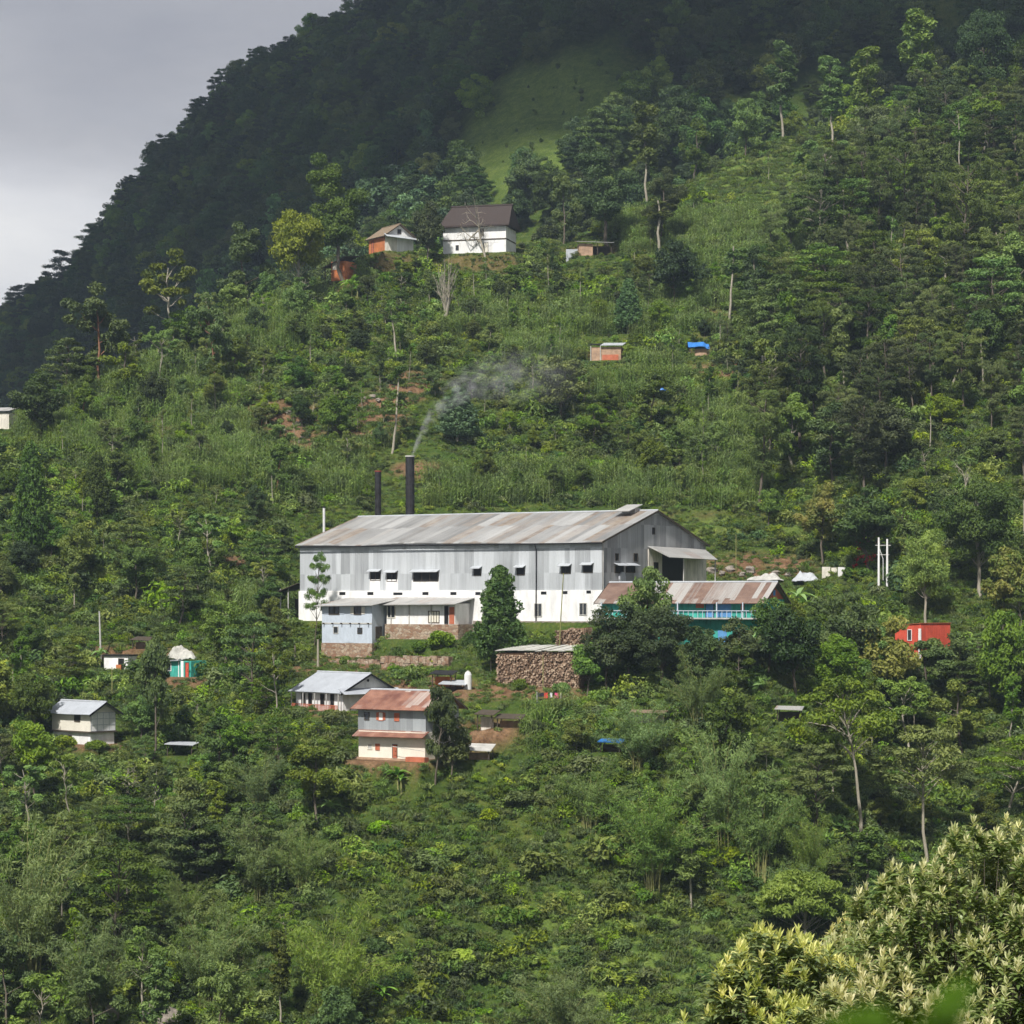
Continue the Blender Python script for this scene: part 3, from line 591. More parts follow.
# ---- blue tarp shelter
gx,gy_,gz=ground(698,357,fn=Hraw); bt=Frame(690,gy_,708,gy_,gz,2.5); r_=bt.root('blue_tarp_shelter','low field shelter covered by a bright blue tarp','shelter')
g=G(); n=9
V=[];
for i in range(n):
    for j in range(n):
        a=i/(n-1); b=j/(n-1); V.append((-.3+a*(bt.L+.5),-.5+b*3.2,1.5+.9*(1-abs(b*2-1))+.15*vnoise(a*4,b*4)-(.3 if a>.8 else 0)))
f=[(i*n+j,(i+1)*n+j,(i+1)*n+j+1,i*n+j+1) for i in range(n-1) for j in range(n-1)]; g.add(V,f); g.add(np.array(V)-[0,0,.05],[q_[::-1] for q_ in f]); g.build('tarp',M['blue_tarp'],r_)
for xx in (0,bt.L):
    for yy in (-.3,2.5):
        g=G(); g.box(xx-.06,xx+.06,yy-.06,yy+.06,-.5,1.6); g.build('post',M['dark_wood'],r_)
g=G(); g.box(.8,bt.L-.1,.2,.3,-.5,1.3); g.build('side_wall',M['mud_brick'],r_)
gx,gy_,gz=ground(662,395); cloth_heap('blue_tarp','blue_tarp','small crumpled blue tarp lying among the maize',gx,gy_,gz,1.2,.8,.95,9)
# ---- retaining walls / firewood
def log_stack(name,label,pa,Ya,pb,Yb,ytopA,ytopB,yb,dep,seed,topmat=None):
    fr_=Frame(pa,Ya,pb,Yb,Z(yb,(Ya+Yb)/2),dep,fall=1.5); r_=fr_.root(name,label,'firewood stack'); rg=np.random.default_rng(seed)
    za=fr_.lz(ytopA,0); zb_=fr_.lz(ytopB,fr_.L); g=G()
    g.hexa([(0,.15,-1),(fr_.L,.15,-1),(fr_.L,dep,-1),(0,dep,-1),(0,.15,za-.1),(fr_.L,.15,zb_-.1),(fr_.L,dep,zb_),(0,dep,za)])
    g.build('core',M['soil'],r_)
    g=G(); s=.24
    for i in range(int(fr_.L/s)):
        ht=za+(zb_-za)*i*s/fr_.L
        for j in range(int((ht+.5)/(s*.86))):
            x=i*s+(j%2)*s/2+rg.uniform(-.09,.09); z=-.4+j*s*.86+rg.uniform(-.06,.06)+.25*(vnoise(np.array(x*.5+seed),np.array(seed))-.5); rr=rg.choice([.07,.10,.13,.16]); y=rg.uniform(-.16,.08); tn=rg.uniform(0,1)
            an=np.arange(5)*2*pi/5+rg.uniform(0,1); c=np.stack([x+rr*np.cos(an),np.full(5,y),z+rr*.8*np.sin(an)],1); d=c.copy(); d[:,1]=.3
            g.add(np.vstack([c,d]),[(a_,a_+5,(a_+1)%5+5,(a_+1)%5) for a_ in range(5)],tn*.6); g.add(c,[(0,1,2,3,4)],tn)
    for j in range(int(dep/s)):
        for kz in range(int((zb_+.5)/(s*.86))):
            z=-.4+kz*s*.86; y=.1+j*s; tn=rg.uniform(0,.7); e=rg.uniform(0,.15)
            g.box(fr_.L-.1,fr_.L+e,y,y+s*.8,z,z+s*.7)
    g.build('logs' if False else 'log_pile',M['log_end'],r_)
    if topmat:
        g=G(); n=14
        for i in range(n):
            a=i/n*fr_.L-.1; b=(i+1)/n*fr_.L+.1-.12; h1=za+(zb_-za)*i/n+.12+rg.uniform(0,.12); g.slab((a,-.25,h1),(b,-.25,h1+.02),(b,dep+.1,h1+.55),(a,dep+.1,h1+.5),.06)
        g.build('cover_sheet',M[topmat],r_)
    return fr_
log_stack('firewood_stack','huge brown firewood stack covered with white sheeting below the factory',497,279,578,272,652,652,687,3.6,1,'white_tarp')
log_stack('firewood_stack','smaller firewood pile uphill behind the white-covered stack, under the factory corner',556,284,583,281,630,627,648,1.5,2)
def stonewall(label,pa,Ya,pb,Yb,yt,yb,seed):
    zb_=Z(yb,(Ya+Yb)/2); fr_=Frame(pa,Ya,pb,Yb,zb_,.5,pad=False); n=18; rg=np.random.default_rng(seed); g=G()
    zt0=fr_.lz(yt,fr_.L/2)
    for i in range(n):
        for k in range(4):
            x0=fr_.L*i/n; x1=fr_.L*(i+1)/n-.02; z0=-1.2+(zt0+1.2)*k/4; z1=-1.2+(zt0+1.2)*(k+1)/4-.02
            if k==3: z1+=rg.uniform(-.15,.2)
            g.box(x0,x1,rg.uniform(-.12,.05),.9,z0,z1)
    o=g.build('retaining_wall',M['rubble_stone'],None); o.location=(fr_.A[0],fr_.A[1],zb_); o.rotation_euler=(0,0,fr_.rz); return tag(o,label,'wall')
stonewall('brown stone terrace wall between the annex and the grey-roofed house',381,292,449,287,657,672,3)
stonewall('low stone wall among grass right of the annex base',330,296,380,293,660,668,5)
# ---- clutter beside rusty house
def shelter(label,pa,pb,ytop,yb,roofm,wallm,name='shelter',dep=2.2,tilt=.3,cat='shelter',Yf=None):
    gx,gy_,gz=ground((pa+pb)/2,yb,fn=Hraw); fr_=Frame(pa,gy_,pb,gy_-.5,gz,dep,fall=1.5); r_=fr_.root(name,label,cat); h=fr_.lz(ytop,fr_.L/2)
    g=G(); g.slab((-.25,-.3,h-tilt),(fr_.L+.25,-.3,h-tilt-.1),(fr_.L+.25,dep+.2,h),(-.25,dep+.2,h+.05),.07); g.build('roof',M[roofm],r_)
    for xx in (0,fr_.L-.1):
        for yy in (0,dep-.1):
            g=G(); g.box(xx,xx+.1,yy,yy+.1,-.6,h-tilt-.12); g.build('post',M['dark_wood'],r_)
    if wallm: g=G(); g.box(.12,fr_.L-.12,dep*.4,dep*.4+.1,-.5,h-tilt-.35); g.build('wall',M[wallm],r_)
    return fr_
shelter('lean-to hut with dark sloping roof above the clutter beside the white water tank',432,451,671,690,'dark','orange_wall',name='small_hut')
shelter('grey sheet roofed shelter left of the white water tank',441,464,681,694,'zinc_plain','dark_wood',dep=3)
shelter('rickety open shelter right of the washing line',477,492,711,732,'dark_wood','plaster_stained')
shelter('low brick and blue-draped shelter right of the rickety shelter',497,520,715,728,'dark_wood','mud_brick')
shelter('plank-roofed goat pen at the end of the clutter below the shelters',466,489,745,762,'concrete','mud_brick',tilt=.5)
shelter('small thatched shed with pale front on the slope below the firewood',632,664,711,725,'thatch_brown','plaster_stained',name='small_hut',tilt=.1)
shelter('sloping grey sheet roof peeping out of the trees at right',777,800,707,722,'lean_roof','dark_wood',tilt=.2)
shelter('grey-topped wood shelter on thin posts below the panelled house',167,192,743,757,'zinc_plain',None,tilt=.1)
shelter('blue-roofed shelter hidden in bushes below the thatched shed',600,620,740,753,'blue_tarp','dark_wood',tilt=.15)
shelter('stick shelter with rusty sheet above the teal hut',132,148,637,650,'dark_wood','thatch_brown')
gx,gy_,gz=ground(468,690,fn=Hraw)
r_=empty('water_tank',(gx,gy_,gz),0,1,'upright white cylindrical water tank beside the sheds','water tank'); PADS.append((gx,gy_,1,0,-1,1,-1,1,gz,1))
g=G(); g.tube([(0,0,-.4),(0,0,1.6),(0,0,1.9),(0,0,2.0)],[.42,.42,.3,.12],14); g.build('tank',M['pipe_white'],r_); g=G(); g.tube([(0,0,2.0),(0,0,2.1)],.14,10); g.build('lid',M['concrete'],r_)
# washing lines
def washing(label,pa,pb,yb,yt,items,grp,where):
    gx,gy_,gz=ground((pa+pb)/2,yb,fn=Hraw); h=Z(yt,gy_)-gz; xa=W(pa,gy_); xb=W(pb,gy_)
    r_=empty('washing_line',(xa,gy_,gz),0,1,label,'washing line')
    for x in (0,xb-xa):
        g=G(); g.tube([(x,0,-1.2),(x,0,h)],.05,6); g.build('post',M['concrete'],r_)
    g=G(); g.tube([(0,0,h-.05),((xb-xa)/2,0,h-.12),(xb-xa,0,h-.05)],.012,4); g.build('line',M['dark'],r_)
    for k,(c,w,l,lab,nm) in enumerate(items):
        x=xa+(xb-xa)*(k+.6)/(len(items)+.4); g=G(); n=6
        V=[(-w/2+w*i/(n-1),.05*sin(i*2.1+k),-l*j/3) for i in range(n) for j in range(4)]
        f=[(i*4+j,(i+1)*4+j,(i+1)*4+j+1,i*4+j+1) for i in range(n-1) for j in range(3)]
        g.add(V,f); g.add(np.array(V)+[0,.03,0],[q_[::-1] for q_ in f]); o=g.build(nm,M[c],None); o.location=(x,gy_,gz+h-.08); tag(o,lab+' '+where,'laundry',grp)
washing('washing line strung beside the rusty-roofed house',436,455,727,711,[('pink_cloth',.5,.9,'bright pink garment','shirt'),('white_cloth',.35,.8,'white garment','shirt'),('black_cloth',.4,.8,'black garment','trousers'),('orange_cloth',.5,.7,'orange garment','shirt')],'clothes drying beside the rusty-roofed house','hanging on the line beside the rusty-roofed house')
washing('washing line on posts on grass below the big firewood stack',537,561,703,692,[('black_cloth',.8,.45,'black cloth','blanket'),('red_cloth',.4,.6,'red garment','shirt'),('white_cloth',.25,.5,'small white cloth','towel'),('pink_cloth',.4,.6,'pink garment','shirt')],'clothes drying below the big firewood stack','hanging below the big firewood stack')
# ---- poles
def pole(name,px,yt,yb,r0,mat,label,cat='pole',lean=0,arms=False):
    gx,gy_,gz=ground(px,yb); h=Z(yt,gy_)-gz; r_=empty(name,(gx,gy_,gz),0,1,label,cat)
    g=G(); g.tube([(0,0,-.8),(lean*.5,0,h*.5),(lean,0,h)],[r0,r0*.85,r0*.7],8); g.build('shaft',M[mat],r_)
    if arms: g=G(); g.box(-.5,.5,-.05,.05,h-.5,h-.4); g.build('crossarm',M['concrete'],r_)
    else: g=G(); g.tube([(lean,0,h+.002),(lean,0,h+.08)],r0*.85,8); g.build('cap',M[mat],r_)
pole('utility_pole',101,612,663,.14,'concrete','tall grey concrete pole beside the white outbuilding',lean=-.2,cat='utility pole')
pole('bamboo_pole',559,574,650,.07,'culm','thin pole rising in front of the factory white wall',lean=.5)
pole('bamboo_pole',736,535,572,.06,'culm','thin pale pole on the bank right of the factory porch')
pole('bamboo_pole',112,668,700,.07,'culm','short wooden post between the outbuilding and the panelled house')
pole('bamboo_pole',491,650,672,.07,'bark_pale','pale post at the left end of the big firewood stack')
pole('bamboo_pole',543,655,692,.05,'culm','thin stick leaning before the middle of the big firewood stack')
pole('wooden_post',318,640,668,.16,'bark_pale','thick pale post left of the annex base')
pole('wooden_post',295,646,664,.14,'bark','short brown stump-like post far left of the annex base')
gx,gy_,gz=ground(883,592); r_=empty('transformer_pole',(gx,gy_,gz),.1,1,'pair of white concrete utility poles joined by crossarms among trees','utility pole')
for x in (-.55,.55):
    g=G(); g.tube([(x,0,-.8),(x,0,Z(539,gy_)-gz+(.2 if x<0 else 0))],[.17,.12],8); g.build('shaft',M['whitewash'],r_)
hh=Z(541,gy_)-gz
g=G(); g.box(-1,1,-.06,.06,hh-.6,hh-.5); g.build('crossarm',M['concrete'],r_); g=G(); g.box(-.8,.8,-.06,.06,hh-1.8,hh-1.7); g.build('crossarm',M['concrete'],r_)
g=G(); g.tube([(-.5,-.05,hh-.9),(0,-.05,hh-2.3),(0,-.05,hh-5)],.05,5); g.build('brace',M['pipe_white'],r_)
for x in (-.8,0,.8):
    g=G(); g.tube([(x,0,hh-.5),(x,0,hh-.25)],[.07,.04],6); g.build('insulator',M['dark'],r_)
# ---- wall and rubble right of factory
X0,Y0,Z0=ground(838,578); g=G(); g.box(0,1.2,0,.25,-.6,1.4); o=g.build('white_wall',M['whitewash'],None); o.location=(X0,Y0,Z0); tag(o,'short whitewashed wall beside the red-flowered bush','wall')
X0,Y0,Z0=ground(822,580); g=G(); g.box(0,1.1,0,.1,-.6,1.6); g.box(1.25,2.,.02,.12,-.6,1.5); o=g.build('board_fence',M['plaster_stained'],None); o.location=(X0,Y0,Z0); tag(o,'short brownish board fence left of the white wall','fence')
X0,Y0,Z0=ground(806,582); cloth_heap('grey_tarp','zinc_plain','crumpled silver-grey tarp on a heap behind the teal house',X0,Y0,Z0,1.8,1.2,1.2,12)
X0,Y0,Z0=ground(765,581); cloth_heap('pale_tarp','concrete','pale tarp over a mound behind the teal house roof',X0,Y0,Z0,2.4,1.4,.9,15)
def rock_mesh(seed,n=7):
    rg=np.random.default_rng(seed); g=G(); nu,nv=8,6; V=[]
    for j in range(nv+1):
        for i in range(nu):
            th_=pi*j/nv; ph=2*pi*i/nu; d=1+.5*(vnoise(np.array(3*cos(ph)+seed),np.array(3*sin(ph)+th_*2))-.5); V.append((d*sin(th_)*cos(ph),.8*d*sin(th_)*sin(ph),.65*d*cos(th_)))
    f=[(j*nu+i,(j+1)*nu+i,(j+1)*nu+(i+1)%nu,j*nu+(i+1)%nu) for j in range(nv) for i in range(nu)]
    g.add(V,f); return g.build('boulder',M['stone'],None,me_only=True)
rocks=[rock_mesh(s) for s in range(4)]
rl=[(712,570,1.2),(722,572,.9),(730,568,1.1),(742,573,.8),(750,569,1.3),(776,572,1.0),(788,574,.8)]
for i,(a,b,s) in enumerate(rl):
    x,y,z=ground(a,b+3); o=link('boulder',rocks[i%4]); o.location=(x,y,z+.1); o.scale=(s*.7,)*3; o.rotation_euler=(0,0,i*1.3); tag(o,'pale boulder on the bare heap just right of the factory porch','boulder','boulders on the heap right of the factory')
for i,(a,b,s) in enumerate([(290,412,.9),(297,424,1.1),(284,430,.7),(303,437,.6),(372,396,.9),(378,400,.7),(365,398,.6),(378,432,.9),(384,430,.7),(410,392,.6),(300,441,.7),(262,478,.6)]):
    x,y,z=ground(a,b+2); o=link('boulder',rocks[i%4]); o.location=(x,y,z+.1); o.scale=(s*.8,s*.7,s*.7); o.rotation_euler=(0,0,i*2.3); tag(o,'pale boulder on the grassy slope above the left half of the factory','boulder','boulders on the slope above the factory')
x,y,z=ground(601,310); o=link('boulder',rocks[1]); o.location=(x,y,z+.2); o.scale=(.9,.8,.8); tag(o,'single pinkish boulder on grass above the brick hut','boulder')
for i,(a,b) in enumerate([(106,1018),(158,1015),(170,1022)]):
    x,y,z=ground(a,b+2,200.); o=link('boulder',rocks[i%4]); o.location=(x,y,z+.3); o.scale=(1.3,1.1,1.7); tag(o,'grey-brown boulder at the lower left edge of the slope','boulder','boulders at the lower left edge')
# shed at left frame edge
gx,gy_,gz=ground(4,430,fn=Hraw); ed=Frame(-14,gy_,9,gy_-1,gz,3); r_=ed.root('edge_shed','small grey shed cut off by the left edge of the picture','shed')
g=G(); g.box(0,ed.L,0,3,-1,ed.lz(413,1)); g.build('wall',M['plaster_stained'],r_); g=G(); g.slab((-.3,-.4,ed.lz(411,1)),(ed.L+.3,-.4,ed.lz(411,1)),(ed.L+.3,3.2,ed.lz(406,1)),(-.3,3.2,ed.lz(406,1)),.08); g.build('roof',M['lean_roof'],r_)
# ================================================================== TERRAIN
def seg(*a): return np.concatenate(a)
us=seg(np.linspace(-1.1,-.26,14)[:-1],np.linspace(-.26,.26,300),np.linspace(.26,1.1,14)[1:])
ysr=seg(np.arange(-60,200,5),np.arange(200,240,2),np.arange(240,345,.55),np.arange(345,540,.8),np.arange(540,1000,5),np.arange(1000,1500,25))
UU,YY=np.meshgrid(us,ysr); XX=UU*np.maximum(YY,200); ZZ=H(XX,YY)
n1,n2=XX.shape; idx=np.arange(n1*n2).reshape(n1,n2)
f=np.stack([idx[:-1,:-1],idx[:-1,1:],idx[1:,1:],idx[1:,:-1]],-1).reshape(-1,4)
IMX=CX+F*XX/np.maximum(YY,50); IMY=HY-F*ZZ/np.maximum(YY,50)
def ell(x,y,lst,soft=.35):
    m=np.zeros_like(x,dtype=float)
    for cx,cy,rx,ry in lst: m=np.maximum(m,1-sstep(1-soft,1+soft,np.sqrt(((x-cx)/rx)**2+((y-cy)/ry)**2)))
    return m
SOIL=[(92,745,34,6),(390,763,45,7),(340,710,60,6),(478,735,45,14),(480,692,40,8),(260,408,20,10),(350,440,24,10),(420,470,30,8),(720,320,26,7),(480,360,20,6),(150,430,20,8),(235,565,22,9),(290,425,34,26),(380,415,26,24),(760,566,60,12),(130,652,60,6),(340,668,60,10),(430,690,40,16),(540,692,50,6),(730,372,40,10),(600,305,30,6),(410,385,30,14),(470,740,30,14),(185,680,20,8)]
LAWN=[(540,130,90,60),(730,160,135,52),(740,528,60,12),(470,640,30,25),(560,690,60,8),(200,430,40,20)]
soil=np.clip(ell(IMX,IMY,SOIL)*(.5+1.3*vnoise(XX/2.3,YY/2.3)),0,1)*(YY>235)*(YY<480)
# risers of the cultivation terraces show bare earth and dry grass
dz=np.gradient(ZZ,axis=0)/np.gradient(YY,axis=0)
soil=np.maximum(soil,sstep(.9,1.5,dz)*.55*(YY>345)*(YY<540))
g=G(); g.add(np.stack([XX,YY,ZZ],-1).reshape(-1,3),f)
t=NT('ground')
v=t.coord(); at=t.n('ShaderNodeAttribute',attribute_name='soil')
c=t.ramp(t.noise(v,.55,6,.7),(.3,(.03,.055,.012)),(.5,(.055,.09,.02)),(.68,(.10,.12,.035)))
c2=t.ramp(t.noise(v,.06,4),(.35,(.8,.9,.8)),(.7,(1.25,1.1,.9)))
c=t.mix(1,c,c2,'MULTIPLY'); c3=t.ramp(t.noise(v,3.2,4,.8),(.3,(.5,.52,.5)),(.7,(1.35,1.3,1.2)))
so=t.ramp(t.noise(v,.9,5),(.3,(.10,.055,.03)),(.7,(.24,.15,.09)))
ad=t.n('ShaderNodeAttribute',attribute_name='meadow'); c=t.mix(ad.outputs['Fac'],c,t.ramp(t.noise(v,.4,5,.65),(.3,(.055,.10,.02)),(.7,(.16,.215,.05)))); t.bsdf(t.mix(1,t.mix(at.outputs['Fac'],c,so),c3,'MULTIPLY'),.95,.1,bump=t.noise(v,2.5,5,.7),bs=.8,bd=.3); M['ground']=t.m
hill=g.build('hillside',M['ground'],None,smooth=True); a=hill.data.attributes.new('soil','FLOAT','POINT'); a.data.foreach_set('value',soil.ravel()); a=hill.data.attributes.new('meadow','FLOAT','POINT'); a.data.foreach_set('value',(ell(IMX,IMY,[(730,160,140,52),(740,528,60,12),(640,960,120,80)])*(YY>230)+.8*ell(IMX,IMY,[(545,130,105,70)])*(YY>230)).ravel())
tag(hill,'steep green hillside rising from the valley to the wooded mountain','hillside',kind='structure')

# ================================================================== PLANT MESHES
LN=1.5; LS=1.12
def unit(v): return v/(np.linalg.norm(v,axis=-1,keepdims=True)+1e-9)
def leaves(g,rg,C,Rr,n,size,asp=.5,up=.35,droop=.0,ctone=None,shell=.45,fold=True):
    n=int(n*LN); size=size*LS; Rr=np.asarray(Rr)*1.08
    """n leaf blades round each clump centre C with radii Rr"""
    C=np.asarray(C,float); m=len(C); Rr=np.broadcast_to(np.asarray(Rr,float),(m,3))
    ct=rg.uniform(.15,.85,m) if ctone is None else ctone
    d=unit(rg.normal(size=(m,n,3))); rr=shell+(1-shell)*rg.random((m,n,1))**.6
    P=(C[:,None]+d*rr*Rr[:,None]).reshape(-1,3); d=d.reshape(-1,3)
    N=unit(d*.6+np.array([0,0,up])+rg.normal(size=P.shape)*.45)
    T=unit(np.cross(N,rg.normal(size=P.shape))); T[:,2]-=droop; T=unit(T); S=unit(np.cross(N,T))
    sz=size*rg.uniform(.6,1.35,(len(P),1)); w=sz*asp*.5
    a=P-T*sz*.5; b=P+S*w+N*sz*.06; c=P+T*sz*.55-N*sz*.1; e=P-S*w+N*sz*.06
    V=np.stack([a,b,c,e],1).reshape(-1,3); f=np.arange(len(V)).reshape(-1,4)
    g.add(V,f,np.clip(np.repeat(ct,n)+rg.normal(0,.16,len(P)),0,1))
def limb(g,rg,a,b,r0,r1,k=4,n=4,sag=.12,wob=.06):
    a=np.array(a,float); b=np.array(b,float); t_=np.linspace(0,1,n)[:,None]; L_=np.linalg.norm(b-a)
    P=a+(b-a)*t_; P[:,2]+=(np.sin(t_[:,0]*pi))*-sag*L_*.5
    P[1:-1]+=rg.normal(0,wob*L_*.3,(n-2,3)); g.tube(P,np.linspace(r0,r1,n)*.62,k,cap=False)
def trunkline(rg,h,lean=.05,n=7,w=.12):
    t_=np.linspace(0,1,n); ax=rg.uniform(0,2*pi); q_=np.cumsum(rg.normal(0,w,(n,2)),0); q_[0]=0
    return np.stack([t_*h*lean*cos(ax)+q_[:,0],t_*h*lean*sin(ax)+q_[:,1],t_*(h+.6)-.6],1)
def at_h(P,z): return np.array([np.interp(z,P[:,2],P[:,0]),np.interp(z,P[:,2],P[:,1]),z])
def make_tree(style,seed,leaf,bark='bark',dens=1.0):
    """canonical tree, 10 m tall; returns (trunk mesh, crown mesh)"""
    rg=np.random.default_rng(seed); T=G(); C=G()
    lay=((4.2,3.6,6),(5.6,4.4,8),(7.0,4.1,8),(8.3,3.0,6),(9.4,1.6,4))
    if style=='umbrella': style='layered'; lay=((6.4,3.6,6),(7.3,4.5,9),(8.3,3.6,8),(9.3,2.0,5))
    if style=='round':
        P=trunkline(rg,8); T.tube(P,np.linspace(.2,.06,len(P)),7,cap=False); m=46
        d=unit(rg.normal(size=(m,3))); r_=rg.uniform(.45,1.,(m,1)); cc=np.array([0,0,6.2])+d*r_*[3.3,3.3,3.3]; cc=cc+rg.normal(0,.25,cc.shape)
        cc[:,:2]+=at_h(P,6)[:2]; rad=rg.uniform(.7,1.35,(m,1))*[1,1,.62]
        for q_ in cc[::2]: limb(T,rg,at_h(P,max(2.6,q_[2]-2.0-rg.random())),q_,.085,.02)
        leaves(C,rg,cc,rad,int(100*dens),.40,.5)
    elif style=='ragged':
        P=trunkline(rg,9,.08,w=.2); T.tube(P,np.linspace(.2,.05,len(P)),7,cap=False); cc=[];rad=[]
        for k in range(9):
            z=rg.uniform(3.2,8.6); an=k*2.4+rg.uniform(-.4,.4); L_=rg.uniform(1.4,3.3)*(1.15-abs(z-5.8)/6); a=at_h(P,z-1.2)
            e=a+np.array([cos(an)*L_,sin(an)*L_,rg.uniform(.8,2.2)]); limb(T,rg,a,e,.1,.03,5,5,.05,.1)
            for q_ in range(4): cc.append(a+(e-a)*rg.uniform(.55,1.12)+rg.normal(0,.45,3)); r=rg.uniform(.6,1.15); rad.append((r,r,r*.6))
        for q_ in range(5): cc.append(at_h(P,9)+rg.normal(0,.6,3)*[1,1,.8]); rad.append((.8,.8,.6))
        leaves(C,rg,cc,rad,int(105*dens),.38,.5)
    elif style=='layered':
        P=trunkline(rg,8.6,.1,w=.18); T.tube(P,np.linspace(.19,.05,len(P)),7,cap=False); cc=[];rad=[]
        for z,Rm,m in lay:
            o_=rg.uniform(0,6)
            for k in range(m):
                an=o_+k*2*pi/m+rg.uniform(-.25,.25); r_=Rm*rg.uniform(.45,1.0); q_=at_h(P,z)+np.array([cos(an)*r_,sin(an)*r_,rg.uniform(-.35,.35)-.05*r_]); cc.append(q_)
                s=rg.uniform(.9,1.45); rad.append((s,s,s*.28)); limb(T,rg,at_h(P,z-1.3-rg.random()*.6),q_,.08,.02,4,4,-.12)
        leaves(C,rg,cc,rad,int(120*dens),.36,.42,up=1.1,shell=.1)
    elif style=='slender':
        P=trunkline(rg,9.6,.04,9,.09); T.tube(P,np.linspace(.13,.04,len(P)),6,cap=False); cc=[];rad=[]
        for k in range(26):
            z=4.2+5.8*(k/25.)+rg.uniform(-.2,.2); an=rg.uniform(0,2*pi); r_=rg.uniform(.2,1.15)*(1.1-.5*abs(z-7)/3); q_=at_h(P,min(z,9.6))+np.array([cos(an)*r_,sin(an)*r_,0]); q_[2]=z; cc.append(q_); s=rg.uniform(.4,.72); rad.append((s,s,s*.8))
            if k%2: limb(T,rg,at_h(P,z-.7),q_,.04,.015,4,3)
        leaves(C,rg,cc,rad,int(75*dens),.34,.5)
    elif style=='pole':
        P=trunkline(rg,9.8,.05,9,.08); T.tube(P,np.linspace(.12,.05,len(P)),6,cap=False); cc=[];rad=[]
        for k in range(9):
            z=rg.choice([5.5,7.5,8.8,9.6])+rg.uniform(-.5,.4); q_=at_h(P,min(z,9.6))+np.append(rg.normal(0,.35,2),0); q_[2]=z; cc.append(q_); s=rg.uniform(.25,.55); rad.append((s,s,s))
        leaves(C,rg,cc,rad,int(45*dens),.3,.5)
    elif style=='conic':
        P=trunkline(rg,9.4,.02,7,.05); T.tube(P,np.linspace(.2,.05,len(P)),7,cap=False); cc=[];rad=[]
        for k in range(72):
            t_=(k/71.)**1.15; z=1.6+8.2*t_; an=k*2.39996; r_=(2.75*(1-t_)**.62+.15)*rg.uniform(.55,1.0)*(min(1,.55+t_*3)); cc.append((P[3,0]+cos(an)*r_,P[3,1]+sin(an)*r_,z)); s=rg.uniform(.6,.98)*(1-.35*t_); rad.append((s,s,s*.8))
            if k%3==0: limb(T,rg,at_h(P,max(1,z-.8)),cc[-1],.05,.02,4,3)
        leaves(C,rg,cc,rad,int(85*dens),.36,.48,up=.15)
    elif style=='feather':
        P=trunkline(rg,9.7,.03,8,.09); T.tube(P,np.linspace(.17,.04,len(P)),6,cap=False); cc=[];rad=[]
        for k in range(44):
            t_=k/43.; z=3.4+6.2*t_; an=rg.uniform(0,2*pi); r_=(2.5*sin(pi*min(1,.25+.75*(1-t_)))**.7+.15)*rg.uniform(.35,1.1); q_=at_h(P,min(z,9.6))+np.array([cos(an)*r_,sin(an)*r_,.35*r_]); cc.append(q_); s=rg.uniform(.55,.95); rad.append((s,s,s*.42))
            limb(T,rg,at_h(P,z-.5),q_,.05,.015,3,3,-.1)
        leaves(C,rg,cc,rad,int(105*dens),.36,.22,up=.6,shell=.1)
    elif style=='sparse':
        P=trunkline(rg,8.5,.1,8,.2); T.tube(P,np.linspace(.17,.05,len(P)),7,cap=False); cc=[];rad=[]
        for k in range(11):
            z=rg.uniform(2.8,7.6); an=k*2.4; L_=rg.uniform(1.2,2.8); a=at_h(P,z); e=a+np.array([cos(an)*L_,sin(an)*L_,rg.uniform(1.,2.4)]); limb(T,rg,a,e,.09,.03,5,5,.05,.12)
            for q_ in range(2): cc.append(e+rg.normal(0,.4,3)); s=rg.uniform(.45,.85); rad.append((s,s,s*.55))
        leaves(C,rg,cc,rad,int(80*dens),.38,.5)
    elif style=='drooping':
        P=trunkline(rg,7,.05,7,.1); T.tube(P,np.linspace(.2,.07,len(P)),7,cap=False); m=60
        d=unit(rg.normal(size=(m,3))); d[:,2]=abs(d[:,2])*1.1-.25; cc=np.array([0,0,5.6])+unit(d)*rg.uniform(.6,1.,(m,1))*[4,4,3.6]
        for q_ in cc[::2]: limb(T,rg,at_h(P,max(2,q_[2]-2.2)),q_,.08,.02)
        leaves(C,rg,cc,rg.uniform(.65,1.0,(m,1))*[1,1,.7],int(75*dens),.55,.36,up=.1,droop=.9)
    return T.build('trunk',M[bark],me_only=True,smooth=True),C.build('crown',M[leaf],me_only=True)
def branchy(seed,levels=4,bark='bark_pale',h=10,up=.55,name='trunk'):
    rg=np.random.default_rng(seed); g=G()
    def rec(a,d,L_,r,lv):
        n=4; P=[a]; 
        for _ in range(n-1): d=unit(d+rg.normal(0,.13,3)+np.array([0,0,.06])); P.append(P[-1]+d*L_/(n-1))
        g.tube(P,np.linspace(r,r*.62,n),6 if lv==levels else 4,cap=False)
        if lv>0:
            for k in range(rg.integers(2,5)):
                s=rg.integers(1,n); nd=unit(d*up+rg.normal(0,.5,3)+np.array([0,0,.12])); rec(P[s],nd,L_*rg.uniform(.5,.78),r*.5,lv-1)
    rec(np.array([0,0,-.5]),np.array([0,0,1.]),h*.42,h*.02,levels)
    return g.build(name,M[bark],me_only=True,smooth=True)
